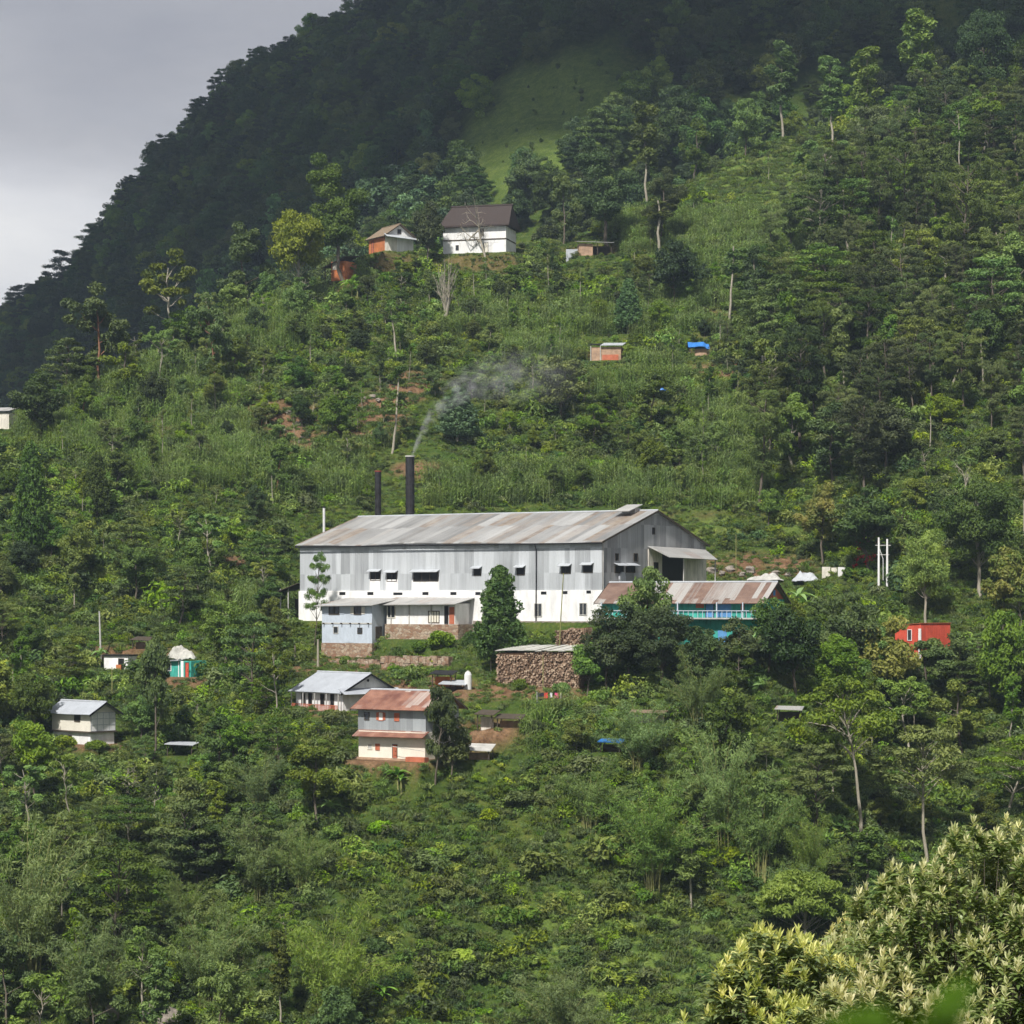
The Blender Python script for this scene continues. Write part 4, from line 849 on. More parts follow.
def pollard(seed):   # bleached tree of many upright bare shoots
    rg=np.random.default_rng(seed); g=G(); P=trunkline(rg,3.5,.02,4,.1); g.tube(P,[.35,.3,.3,.28],7,cap=False)
    for k in range(34):
        a=at_h(P,rg.uniform(.6,3.4)); an=rg.uniform(0,2*pi); r_=rg.uniform(.2,1.9); e=np.array([a[0]+cos(an)*r_,a[1]+sin(an)*r_,rg.uniform(4,10)*(1-.12*r_)]); limb(g,rg,a,e,.11,.03,5,5,-.05,.08)
        for q_ in range(2): m_=a+(e-a)*rg.uniform(.5,.9); limb(g,rg,m_,m_+np.array([rg.normal(0,.35),rg.normal(0,.35),rg.uniform(.5,1.4)]),.04,.015,4,3)
    return g.build('trunk',M['bark_pale'],me_only=True,smooth=True)
def bush_mesh(seed,leaf,n=26,nl=85,size=.26,asp=.5,flat=.75,name='foliage'):
    rg=np.random.default_rng(seed); g=G(); d=unit(rg.normal(size=(n,3))); d[:,2]=abs(d[:,2]); cc=d*rg.uniform(.3,1,(n,1))*[1,1,flat]
    leaves(g,rg,cc+[0,0,.12],rg.uniform(.25,.5,(n,1))*[1,1,.75],nl,size,asp,up=.4); return g.build(name,M[leaf],me_only=True)
def stems_mesh(seed,k=5,bark='bark'):
    rg=np.random.default_rng(seed); g=G()
    for i in range(k): an=i*2*pi/k; limb(g,rg,(0,0,-.3),(cos(an)*.5,sin(an)*.5,.65),.035,.015,4,3)
    return g.build('stem',M[bark],me_only=True)
def bamboo_mesh(seed,n=30):
    rg=np.random.default_rng(seed); S=G(); L_=G(); cc=[]
    for k in range(n):
        an=rg.uniform(0,2*pi); r0=rg.uniform(0,.9); b=np.array([cos(an)*r0,sin(an)*r0,-.5]); out=rg.uniform(1.2,5.2); h=rg.uniform(5.5,10.2); an2=an+rg.uniform(-.5,.5); t_=np.linspace(0,1,8)
        P=np.stack([b[0]+cos(an2)*out*t_**2.3,b[1]+sin(an2)*out*t_**2.3,-.5+(h+.5)*(t_-.22*(out/4.2)*t_**3)],1); S.tube(P,np.linspace(.05,.012,8),5,cap=False)
        for q_ in np.linspace(.38,1,9): cc.append([np.interp(q_,t_,P[:,i]) for i in range(3)]+rg.normal(0,.22,3))
    leaves(L_,rg,cc,rg.uniform(.4,.8,(len(cc),1))*[1,1,.7],26,.34,.16,up=.2,droop=.5,shell=.1)
    return S.build('stem',M['culm'],me_only=True),L_.build('foliage',M['leaf_bamboo'],me_only=True)
def banana_mesh(seed):
    rg=np.random.default_rng(seed); S=G(); L_=G()
    for (dx,dy,h) in ((0,0,2.2),(.7,.3,1.5)):
        S.tube([(dx,dy,-.4),(dx,dy,h*.6),(dx+.05,dy,h)],[.16,.12,.07],8,cap=False)
        for k in range(8):
            an=k*2.4+rg.uniform(-.3,.3); ln=rg.uniform(1.7,2.5)*h/2.2; el=rg.uniform(.45,1.35); n=8; t_=np.linspace(0,1,n)
            rr=ln*(t_*cos(el)+.35*t_**2); zz=h+ln*(t_*sin(el)-(.75 if el<1 else .4)*t_**2)
            C_=np.stack([dx+cos(an)*rr,dy+sin(an)*rr,zz],1); s=np.array([-sin(an),cos(an),0]); w=.30*np.sin(np.clip(t_*1.02+.06,0,1)*pi)**.6*h/2.2
            A=C_+s*w[:,None]+[0,0,.0]; B=C_-s*w[:,None]; A[:,2]+=w*.45; B[:,2]+=w*.45
            V=np.stack([A,C_,B],1).reshape(-1,3); f=[]
            for i in range(n-1): f+=[(i*3,i*3+1,i*3+4,i*3+3),(i*3+1,i*3+2,i*3+5,i*3+4)]
            L_.add(V,f,rg.uniform(.2,1))
    return S.build('stem',M['culm'],me_only=True,smooth=True),L_.build('leaf_crown',M['leaf_banana'],me_only=True)
PROTO={}
def P_(key,style,seeds,leaf,bark='bark',dens=1.): PROTO[key]=[make_tree(style,s,leaf,bark,dens) for s in seeds]
P_('round','round',(1,2,3,101),'leaf_mid'); P_('rdark','round',(4,5),'leaf_dark'); P_('rbright','round',(6,7),'leaf_bright','bark_pale'); P_('rolive','round',(8,),'leaf_olive')
P_('ragged','ragged',(11,12,13,111,112),'leaf_mid','bark'); P_('ragdark','ragged',(14,15),'leaf_dark','bark'); P_('ragred','ragged',(16,),'leaf_mid','bark_red')
P_('layered','layered',(21,22,23),'leaf_mid','bark'); P_('laydark','layered',(24,),'leaf_dark')
P_('ragpale','ragged',(113,114),'leaf_mid','bark_pale'); P_('slender','slender',(31,32,33),'leaf_mid','bark_pale'); P_('pole','pole',(41,42),'leaf_mid','bark_pale')
P_('conic','conic',(51,),'leaf_dark'); P_('cround','conic',(52,),'leaf_bright'); P_('blue','conic',(53,),'leaf_blue','bark_pale')
P_('feather','feather',(61,62,63),'leaf_olive','bark'); P_('fdark','feather',(64,),'leaf_dark')
P_('sparse','sparse',(71,72,73),'leaf_mid','bark_pale'); P_('mustard','round',(81,),'leaf_mustard'); P_('rusty','ragged',(83,),'leaf_rust')
P_('droop','drooping',(91,),'leaf_droop','bark_pale',1.9)
P_('umbrella','umbrella',(27,28),'leaf_mid','bark_pale')
LS=.62; P_('brightbig','round',(120,121),'leaf_shrub','bark_pale',2.8); P_('ragbig','ragged',(117,118),'leaf_dark','bark',3.); P_('roundbig','round',(119,),'leaf_dark','bark',3.); LS=1.12
P_('laypale','layered',(25,26),'leaf_mid','bark_pale'); PROTO['dead']=[(branchy(s),None) for s in (5,8)]; PROTO['pollard']=[(pollard(3),None)]
PROTO['bamboo']=[bamboo_mesh(s) for s in (1,2,3)]; PROTO['banana']=[banana_mesh(s) for s in (1,2)]
for key,leaf,s in (('bush','leaf_shrub',1),('bush2','leaf_mid',2),('bushdark','leaf_dark',3),('bushbright','leaf_bright',4),('bushpurple','leaf_purple',5)):
    PROTO[key]=[(stems_mesh(s),bush_mesh(s*7,leaf))]
WD={'round':7.6,'rdark':7.6,'rbright':7.6,'rolive':7.6,'mustard':7.6,'ragged':7.2,'ragdark':7.2,'ragbig':7.2,'roundbig':7.6,'ragpale':7.2,'ragred':7.2,'rusty':7.2,'layered':9.6,'laydark':9.6,'laypale':9.6,'umbrella':9.6,'brightbig':7.6,'slender':3.2,'pole':1.4,'conic':5.8,'cround':5.8,'blue':5.8,'feather':5.8,'fdark':5.8,'sparse':6.4,'droop':9.,'dead':7.,'pollard':4,'bamboo':9.,'banana':4.2,'bush':2.6,'bush2':2.6,'bushdark':2.6,'bushbright':2.6,'bushpurple':2.6}
HT={k:10. for k in WD}; HT.update(banana=4.2,bush=1.5,bush2=1.5,bushdark=1.5,bushbright=1.5,bushpurple=1.5,droop=9.2)
NAME={'ragged':'open_crowned_tree','ragdark':'open_crowned_tree','ragbig':'open_crowned_tree','ragpale':'open_crowned_tree','ragred':'open_crowned_tree','rusty':'open_crowned_tree','sparse':'open_crowned_tree','slender':'slender_tree','pole':'pole_tree','conic':'evergreen_tree','layered':'spreading_tree','laydark':'spreading_tree','laypale':'spreading_tree','umbrella':'spreading_tree','feather':'feathery_tree','fdark':'feathery_tree','dead':'bare_tree','pollard':'bare_tree','bamboo':'bamboo_clump','banana':'banana_plant'}
CAT={'bamboo':'bamboo','banana':'banana plant','bush':'bush'}
NTREE=0
def put(key,loc,h,w,label,group=None,rz=None,variant=None):
    global NTREE; NTREE+=1
    pr=PROTO[key]; tr,cr=pr[(variant if variant is not None else NTREE)%len(pr)]
    nm='bush' if key.startswith('bush') else NAME.get(key,'broadleaf_tree'); cat='bush' if nm=='bush' else CAT.get(key,'tree')
    r=bpy.data.objects.new(nm,None); COL.objects.link(r); r.location=loc; r.rotation_euler=(rnd.uniform(-.04,.04),rnd.uniform(-.04,.04),rnd.uniform(0,6.28) if rz is None else rz)
    r.scale=(w/WD[key],w/WD[key],h/HT[key]); tag(r,label,cat,group)
    a=bpy.data.objects.new(tr.name.split('.')[0],tr); COL.objects.link(a); a.parent=r
    if cr is not None: b=bpy.data.objects.new(cr.name.split('.')[0],cr); COL.objects.link(b); b.parent=r
    return r
SCR=[]  # screen boxes of named trees
def tree(key,px,yt,yb,wpx,label,group=None,variant=None,rz=None,ymin=222.):
    x,y,z=ground(px,yb,ymin); h=(yb-yt)/F*y; w=wpx/F*y; SCR.append((px,yb,wpx)); return put(key,(x,y,z-.1),h,w,label,group,rz,variant)

# ================================================================== NAMED TREES
T_=[('slender',647,80,182,36,'tall narrow tree standing alone on the crest left of the terraced meadow'),
('slender',782,42,136,36,'tall slender tree rising above the middle of the terraced meadow'),
('ragged',695,98,160,34,'leafy tree on the crest between the narrow tree and the terraced meadow'),
('round',746,98,158,32,'rounded tree on the skyline of the terraced meadow'),
('ragged',563,176,244,36,'upright leafy tree just left of the open field shed'),
('ragbig',612,146,252,78,'big dark forking tree standing right behind the open field shed'),
('ragbig',662,172,250,46,'dense tree right of the big forking tree by the field shed'),
('slender',865,50,140,38,'tall tree at upper right above the terraced meadow'),
('slender',925,12,130,44,'very tall leafy tree at the upper right below the dark mountain'),
('roundbig',985,4,120,60,'broad treetop in the upper right corner of the slope'),
('slender',832,60,150,34,'thin tree on the upper right edge of the terraced meadow'),
('ragbig',345,138,258,76,'large dark green tree towering left of the gabled cottage'),

('rdark',428,196,268,34,'dark round tree between the gabled cottage and the white farmhouse'),

('rbright',298,206,305,60,'light green tree left of the small mud hut'),
('ragged',250,228,318,54,'open light green tree on the crest further left of the mud hut'),
('sparse',172,242,348,64,'tall open-crowned tree on the left shoulder of the hill'),
('ragred',103,290,394,70,'tree with thick reddish trunk on the left shoulder of the hill'),
('layered',62,330,398,66,'wide flat-topped dark tree at the far left of the crest'),
('ragred',216,298,388,50,'tree with peeling orange-brown trunk left of the earthy slope'),
('rdark',42,375,442,52,'dark round tree with short trunk near the left edge'),
('conic',30,442,562,42,'dark narrow evergreen near the left edge at mid height'),
('conic',97,452,520,30,'small dark evergreen among maize left of the factory'),
('round',334,392,444,36,'compact round tree on the earthy slope above the left factory end'),
('pole',391,368,454,18,'very thin pale trunk with few leaves above the two chimneys'),
('pole',727,244,332,18,'thin bare-stemmed tree in the middle of the upper maize terraces'),
('pole',399,300,362,14,'thin upright stem among bushes below the gabled cottage'),
('pole',660,200,262,22,'slim pale tree amid tall maize on the upper terraces'),
('pole',850,190,262,16,'thin pale trunk right of the upper maize terraces'),
('layered',772,300,386,60,'flat crowned tree right of the bare-stemmed pole tree'),
('blue',457,388,442,48,'bluish green round tree behind the smoke of the chimney'),
('round',560,352,424,60,'broad rounded tree right of the drifting chimney smoke'),
('blue',628,279,334,30,'blue-green column-shaped tree above the brick hut'),
('rdark',675,235,308,52,'dark bushy tree left of the upper maize'),
('ragged',645,372,432,50,'leafy tree between brick hut and small blue tarp'),
('conic',500,568,672,58,'dense dark cone-shaped tree in front of the factory long wall'),
('round',648,566,676,62,'dense pointed tree in front of the left half of the teal house'),
('roundbig',664,604,690,78,'broad dark tree with layered boughs in front of the teal house'),
('rdark',605,612,694,60,'dark round tree below the right front corner of the factory'),
('round',700,622,692,54,'leafy tree in front of the balcony of the teal house'),
('layered',314,552,648,30,'small layered tree against the left end of the factory wall'),
('layered',250,612,706,72,'flat crowned tree left of the grey-roofed house'),
('ragged',152,632,760,44,'leafy tree between the white outbuilding and the teal hut'),
('sparse',278,640,720,40,'bare-limbed tree just left of the grey-roofed house'),
('ragged',435,684,782,40,'tree with pale leaning trunk at the right end of the rusty-roofed house'),
('round',452,718,786,42,'rounded tree just right of the leaning-trunked tree by the rusty-roofed house'),
('umbrella',860,672,838,108,'large dark spreading tree on the lower right slope'),
('umbrella',928,722,868,108,'wide tree with pale forked trunk near the right edge below the orange-red building'),
('slender',866,830,902,40,'slim tree with white trunk below the big dark tree at lower right'),
('brightbig',982,472,600,88,'bright green bushy tree at the right edge above the orange-red building'),
('brightbig',926,530,628,58,'bright green rounded tree behind the orange-red building'),
('rusty',822,484,568,48,'tree with yellowish new leaves right of the terraced bank'),
('rdark',868,490,575,70,'dark tree behind the paired white utility poles'),
('dead',962,430,500,38,'leafless pale tree rising above the bright green tree at right'),
('layered',1000,255,350,84,'pale green flat-layered tree at the right edge halfway up'),
('mustard',886,612,716,72,'yellowish green tree in front of the orange-red building'),
('rusty',1003,548,640,56,'tree with yellow-brown crown tips at the right edge'),
('droop',806,872,962,104,'rounded bright tree with drooping leaves at lower right'),
('slender',690,826,912,34,'slender sapling with light leaves beside the bamboo'),
('dead',122,742,800,34,'bare forked pale tree below the panelled house'),
('sparse',153,762,832,30,'tree with straight reddish trunk below the bare forked tree'),
('layered',105,838,975,118,'wide flat-layered tree in the lower left corner'),
('layered',175,800,900,90,'spreading tree at lower left behind the flat-layered one'),
('dead',486,163,266,46,'thin almost leafless tree in front of the white farmhouse'),
('pollard',447,250,322,30,'bleached bare tree with many upright shoots below the white farmhouse'),
('round',1010,610,720,60,'dense tree at the right edge beside the orange-red building'),
('rdark',630,606,688,56,'dark tree between the firewood stack and the pointed tree'),
('round',588,640,698,44,'leafy tree against the right end of the big firewood stack'),
('rdark',736,620,684,50,'dark leafy tree covering the lower storey of the teal house'),
('round',768,604,676,46,'leafy tree before the gable end of the teal house'),
('round',612,600,640,34,'green tree at the left eave of the teal house'),
('ragged',925,640,706,60,'leafy tree right below the orange-red building'),
('rdark',960,636,705,52,'dark tree at the lower right corner of the orange-red building'),
('feather',962,160,300,60,'tall feathery tree on the upper right slope'),
('feather',905,150,260,50,'feathery tree beside the right end of the terraced meadow'),
('rdark',795,600,700,70,'dark bushy tree at the right end of the teal house'),
('round',850,592,690,64,'green tree behind the yellowish tree by the orange-red building'),
('feather',760,395,510,60,'feathery dark tree above the right side of the factory'),
('fdark',800,330,450,60,'dark feathery tree at the left edge of the right-hand wood'),
]
for a in T_: tree(*a)
for a in (('bamboo',652,766,890,120,'large bamboo clump with arching yellowish stems at lower centre right'),
 ('bamboo',590,750,830,84,'bamboo clump left of the large arching bamboo'),('bamboo',722,712,840,100,'bamboo thicket right of the large arching bamboo'),
 ('bamboo',640,690,770,90,'bright bamboo below the dark trees by the teal house'),('bamboo',760,760,880,90,'bamboo clump beneath the large dark spreading tree'),
 ('bamboo',30,800,990,150,'tall bamboo with bare stems in the lower left corner'),('bamboo',88,905,1030,110,'bamboo with brownish stems at the bottom left'),
 ('bamboo',330,880,1040,120,'feathery bamboo at the bottom left of centre'),('bamboo',262,800,900,90,'bamboo clump on the lower left slope above the feathery one'),
 ('bamboo',205,900,1010,100,'bamboo clump between the bottom left clumps'),('bamboo',700,640,730,70,'pale bamboo tuft right of the blue-roofed shelter'),
 ('bamboo',560,955,1060,110,'soft bamboo foliage at the bottom centre'),('bamboo',810,800,900,70,'yellow-green bamboo above the rounded drooping tree')): tree(*a)
for a in (('banana',330,794,822,30,'banana plant with one pale upright leaf on the lower slope'),('banana',398,766,798,30,'banana plant just below the rusty-roofed house'),
 ('banana',797,578,618,40,'banana plant with big bright leaves beside the teal house gable'),('banana',772,598,650,48,'banana clump before the right end of the teal house'),
 ('banana',752,620,672,46,'banana clump in front of the teal house near its balcony'),('banana',352,268,304,30,'banana plant below the gabled cottage'),
 ('banana',100,640,668,22,'small banana plant left of the tall concrete pole'),('banana',382,980,1006,36,'banana plant near the bottom centre left')): tree(*a)
for a in (('bushpurple',684,564,584,19,'dark purple round bush in front of the factory porch'),('bushdark',518,785,802,40,'dark low bush in the middle of the lower slope'),
 ('bushbright',118,968,996,70,'bright green shrub by the boulders at lower left'),('bushbright',785,292,316,30,'pale green leafy bush beside the upper maize'),('bush',860,556,578,36,'bush hung with red flowers left of the white utility poles'),
 ('bushdark',398,640,658,16,'dark creeper-like bush at the corner of the annex'),('bushbright',455,648,662,22,'bright grassy bush left of the dark cone-shaped tree'),
('bush2',442,622,644,34,'green bush against the right end of the lean-to base'),('bush',420,638,654,22,'low bush before the stone base of the lean-to'),('bush2',345,650,664,20,'small bush against the annex brick base'),
('bushdark',470,622,646,20,'dark bush between the lean-to and the cone-shaped tree'),('bush',520,672,690,18,'bush at the foot of the big firewood stack'),('bush',562,676,692,20,'bush before the right half of the big firewood stack'),
('bushdark',365,668,680,22,'dark bush on the terrace behind the grey-roofed house'),('bush2',300,700,716,26,'bush before the verandah of the grey-roofed house'),('bush',336,702,722,30,'bush at the right front corner of the grey-roofed house'),
('bush2',66,728,748,30,'bush hiding the lower storey of the panelled house'),('bush',96,736,750,22,'bush at the foot of the panelled gable'),('bush2',540,632,646,22,'grassy bush at the foot of the factory white wall')): tree(*a)
x,y,z=ground(860,576); rg=np.random.default_rng(4); g=G(); leaves(g,rg,[(rg.normal(0,1.),-1.3+rg.normal(0,.3),rg.uniform(.4,4.6)) for _ in range(22)],(.3,.2,.25),9,.22,.8,ctone=rg.uniform(0,1,22)); fl=g.build('flowering_creeper',M['petal_red'],None); fl.location=(x,y,z); tag(fl,'scattered red blossoms of a creeper left of the white utility poles','blossoms',kind='stuff')

for px,yt,yb,wm,key in ((58,248,284,15,'laydark'),(128,190,222,9,'fdark'),(178,138,170,10,'rdark'),(214,98,130,8,'ragdark'),(262,48,90,9,'fdark'),(300,36,70,10,'ragdark'),(338,8,46,10,'rdark'),(30,292,318,9,'ragdark'),(96,226,252,8,'fdark')):
    Y=945.; X=W(px,Y); z=float(H(X,Y)); put(key,(X,Y,z-.5),max(9.,(HY-yt)/F*Y-z),wm,'dark tree standing out on the skyline of the far mountain','trees on the far skyline')
# ================================================================== FILLER TREES
PROT=[(895,765,955,862),(848,760,872,828),(948,428,978,488),(296,507,714,624),(370,450,420,520),(312,596,462,662),(492,640,588,692),(284,668,396,708),(350,686,430,762),(62,700,122,744),(162,642,202,680),(102,650,130,672),(900,620,950,648),(640,576,748,640),(366,216,418,255),(438,198,516,256),(320,250,348,282),(562,234,620,266),(586,335,628,364),(686,338,712,359),(652,385,672,398),(430,655,522,762),(628,706,668,728),(772,704,804,722),(700,552,800,582),(872,535,892,580),(162,740,196,758),(598,737,624,755),(96,610,106,664),(535,690,565,705),(130,636,150,652),(-5,405,12,430),(815,560,850,580),(405,400,470,460)]
def blocked(px,yt,yb,w):
    for x0,y0,x1,y1 in PROT:
        if px+w*.42>x0 and px-w*.42<x1 and yt<y1 and yb>y0 : return True
    return False
def inpoly(x,y,p):
    c=False; j=len(p)-1
    for i in range(len(p)):
        if (p[i][1]>y)!=(p[j][1]>y) and x<(p[j][0]-p[i][0])*(y-p[i][1])/(p[j][1]-p[i][1])+p[i][0]: c=not c
        j=i
    return c
KIND_WORD={'round':'round-crowned tree','rdark':'dark round-crowned tree','rbright':'light green tree','rolive':'olive green tree','ragged':'loose-crowned tree','ragdark':'dark loose-crowned tree','ragpale':'loose-crowned tree with pale trunk','layered':'flat-crowned tree','laydark':'dark flat-crowned tree','laypale':'flat-crowned tree with pale limbs','umbrella':'tall umbrella-crowned tree','brightbig':'bright leafy tree','slender':'slender pale-stemmed tree','pole':'thin pole-like tree','feather':'olive feathery tree','fdark':'dark feathery tree','sparse':'open tree with visible limbs','bamboo':'bamboo clump','conic':'dark narrow evergreen','cround':'bright green conical tree','dead':'leafless tree','rusty':'tree with reddish leaf tips','mustard':'yellow-green tree','bush':'green bush','bush2':'green bush','bushdark':'dark bush','bushbright':'light green bush','ragred':'tree with reddish trunk'}
REG=[ ([(-30,420),(-20,385),(60,335),(200,280),(330,235),(440,232),(440,275),(330,318),(200,372),(60,425)],4.6,(4.5,9.5),{'ragged':3,'ragpale':2,'round':2,'rbright':1,'sparse':3,'slender':1,'pole':1},'in the belt along the crest left of the cottage'),
 # polygon of tree bases in the picture, spacing (m), height range (m), kinds, place
 ([(745,300),(830,205),(880,150),(960,110),(1090,60),(1090,560),(905,560),(800,500),(745,430)],5.2,(8.5,15),{'feather':8,'fdark':1,'rolive':1,'ragged':2,'ragpale':1,'layered':2,'laypale':1,'slender':2,'rdark':1,'sparse':2,'pole':1},'in the dense wood covering the right-hand slope'),
 ([(690,705),(790,650),(870,700),(1000,650),(1090,600),(1090,1000),(900,960),(800,930),(720,840)],5.0,(5.5,10),{'layered':2,'laypale':1,'umbrella':3,'ragged':4,'round':2,'laydark':1,'bamboo':3,'rolive':1,'slender':2,'sparse':1},'in the wood under the orange-red building'),
 ([(-60,770),(60,765),(200,770),(300,790),(330,880),(300,960),(340,1060),(-60,1060)],4.8,(5,9.5),{'layered':2,'umbrella':2,'ragged':3,'round':2,'bamboo':4,'sparse':2,'slender':1},'in the wood under the panelled house'),
 ([(-60,560),(140,560),(270,590),(285,700),(130,770),(-60,770)],5.2,(4.5,9),{'layered':2,'ragged':3,'round':3,'rdark':2,'sparse':1,'slender':1},'around the white outbuilding and panelled house'),
 ([(-60,400),(60,395),(200,360),(300,400),(290,540),(140,560),(-60,560)],4.6,(2.4,7.5),{'ragged':2,'ragpale':2,'sparse':3,'round':2,'rdark':1,'slender':3,'pole':4,'ragred':1},'among the maize on the left slope above the open shed'),
 ([(120,350),(300,290),(360,262),(440,262),(560,270),(590,400),(560,500),(300,500),(300,400),(200,360)],4.1,(2.2,6.2),{'ragged':2,'ragpale':2,'round':2,'sparse':2,'rdark':2,'pole':4,'slender':3},'on the slope between farmhouse and factory chimneys'),
 ([(560,270),(650,240),(745,300),(745,430),(700,500),(560,500)],4.3,(2.6,7),{'round':3,'ragged':3,'rdark':3,'pole':3,'slender':2,'feather':1},'around the brick hut and blue tarps'),
 ([(640,230),(700,150),(800,112),(880,110),(860,180),(740,290)],16,(2.2,6),{'round':2,'ragged':2,'slender':3,'rdark':1,'pole':3,'rolive':1},'on or below the terraced meadow near the top'),
 ([(700,530),(800,510),(900,560),(900,620),(800,650),(760,600),(715,545)],6.0,(3,6.5),{'round':2,'ragged':2,'rbright':1,'rdark':1},'between the factory porch and the white utility poles'),
 ([(300,770),(350,770),(470,790),(600,780),(640,880),(480,830),(330,850)],10,(2,3.6),{'ragged':1,'round':1},'on the green slope below the rusty-roofed house'),
 ([(130,770),(230,700),(300,715),(350,770),(300,790)],4.6,(3.5,7),{'round':3,'ragged':2,'rdark':2,'layered':1},'left of and below the rusty-roofed house'),
 ([(480,700),(640,700),(720,730),(700,840),(600,790),(500,770)],6.5,(2.5,5.5),{'round':2,'ragged':2,'bamboo':3},'between the goat pen and the lower right wood'),
 ([(585,690),(590,650),(760,650),(800,700),(700,705)],5.0,(4.5,7.5),{'rdark':2,'round':2,'laydark':2},'below the teal house'),
]
# uniform world points, assigned to a region by where they show
placed=[]
rg=np.random.default_rng(21)
N=60000
cy=rg.uniform(228,540,N); cu=rg.uniform(-.235,.235,N); keep=rg.random(N)<cy/540; cy=cy[keep]; cu=cu[keep]; cx=cu*cy; cz=H(cx,cy); cpx=CX+F*cx/cy; cpy=HY-F*cz/cy
# hidden points (behind the crest, behind other ground) are skipped
vis=np.ones(len(cx),bool)
for f_ in np.linspace(.55,.985,40):
    yy=cy*f_; zz=Hraw(cx*f_,yy,False); vis&=~((HY-F*zz/yy)<cpy-(6*F/cy)) | (yy<200)
cells={}; ntree=0; byreg={}
TREES=[]
for i in np.nonzero(vis)[0]:
    px,py=cpx[i],cpy[i]
    for ri,(poly,sp,hr,kinds,place) in enumerate(REG):
        if inpoly(px,py,poly): break
    else: continue
    X,Y=cx[i],cy[i]; sp_=sp*(.8+.5*vnoise(X/14.,Y/14.+9))
    if any((X-a)**2+(Y-b)**2<sp_*sp_ for a,b in placed): continue
    ks=list(kinds); key=rnd.choices(ks,[kinds[k] for k in ks])[0]
    h=rnd.uniform(*hr)*(.8 if key=='bamboo' else 1); w=h*WD[key]/HT[key]*rnd.uniform(.8,1.15)
    if key in('pole','slender'): h*=1.05
    yt=py-h*F/Y; wp=w*F/Y
    if blocked(px,yt,py,wp): 
        h*=.42; w*=.42; yt=py-h*F/Y; wp*=.42
        if blocked(px,yt,py,wp): continue
        if key in('pole','slender','feather','fdark'): key='round'; w=h*.9
    if any(abs(px-a)<wp*.22 and abs(py-b)<5 for a,b,_ in SCR): continue
    placed.append((X,Y)); TREES.append((key,X,Y,float(cz[i]),h,w,place,ri))
print('filler',len(TREES))
for key,X,Y,z,h,w,place,ri in TREES:
    kw=KIND_WORD[key]; put(key,(X,Y,z-.15),h,w,(kw+' '+place),kw.replace('tree','trees')+' '+place)
# countable bushes on the open slopes
BUSHN=0
for _ in range(4000):
    if BUSHN>=170: break
    px=rnd.uniform(-10,1030); py=rnd.uniform(260,1020)
    x,y,z=ground(px,py); s=rnd.uniform(1.6,3.4); 
    if blocked(px,py-s*.6*F/y,py,s*F/y): continue
    if any((x-a)**2+(y-b)**2<4.5 for a,b in placed): continue
    placed.append((x,y)); key=rnd.choice(['bush','bush2','bush','bushdark','bushbright']); BUSHN+=1
    where='on the slope above the factory' if py<520 else ('on the lower slope below the houses' if py>760 else 'beside the houses around the factory')
    put(key,(x,y,z-.1),s*.62,s,KIND_WORD[key]+' growing '+where,KIND_WORD[key]+'es '+where)

# ================================================================== STUFF (instanced ground cover, maize, far forest)
HID=[]
def scatter(name,P,rot,scl,idx,protos,label,cat):
    me=bpy.data.meshes.new(name); me.vertices.add(len(P)); me.vertices.foreach_set('co',np.asarray(P,float).ravel())
    for nm,typ,dat in (('rot','FLOAT_VECTOR',rot),('scl','FLOAT_VECTOR',scl),('pick','INT',idx)):
        a=me.attributes.new(nm,typ,'POINT'); a.data.foreach_set('vector' if typ=='FLOAT_VECTOR' else 'value',np.asarray(dat).ravel())
    o=link(name,me); tag(o,label,cat,kind='stuff')
    ng=bpy.data.node_groups.new(name,'GeometryNodeTree'); ng.interface.new_socket('Geometry',in_out='INPUT',socket_type='NodeSocketGeometry'); ng.interface.new_socket('Geometry',in_out='OUTPUT',socket_type='NodeSocketGeometry')
    N_=ng.nodes; gi=N_.new('NodeGroupInput'); go=N_.new('NodeGroupOutput'); jo=N_.new('GeometryNodeJoinGeometry'); ip=N_.new('GeometryNodeInstanceOnPoints')
    for mesh in protos:
        po=bpy.data.objects.new(name+'_plant',mesh); HID.append(po); oi=N_.new('GeometryNodeObjectInfo'); oi.inputs['Object'].default_value=po; oi.inputs['As Instance'].default_value=True
        ng.links.new(oi.outputs['Geometry'],jo.inputs[0])
    def na(nm,typ): nd=N_.new('GeometryNodeInputNamedAttribute'); nd.data_type=typ; nd.inputs['Name'].default_value=nm; return nd.outputs['Attribute']
    ng.links.new(gi.outputs[0],ip.inputs['Points']); ng.links.new(jo.outputs[0],ip.inputs['Instance']); ip.inputs['Pick Instance'].default_value=True
    ng.links.new(na('pick','INT'),ip.inputs['Instance Index']); ng.links.new(na('rot','FLOAT_VECTOR'),ip.inputs['Rotation']); ng.links.new(na('scl','FLOAT_VECTOR'),ip.inputs['Scale'])
    ng.links.new(ip.outputs[0],go.inputs[0]); md=o.modifiers.new('scatter','NODES'); md.node_group=ng; return o
def s3(s,zf=1.): s=np.asarray(s); return np.stack([s,s,s*zf],1)
def rz_(rg,n,t_=.1): return np.stack([rg.normal(0,t_,n),rg.normal(0,t_,n),rg.uniform(0,6.28,n)],1)
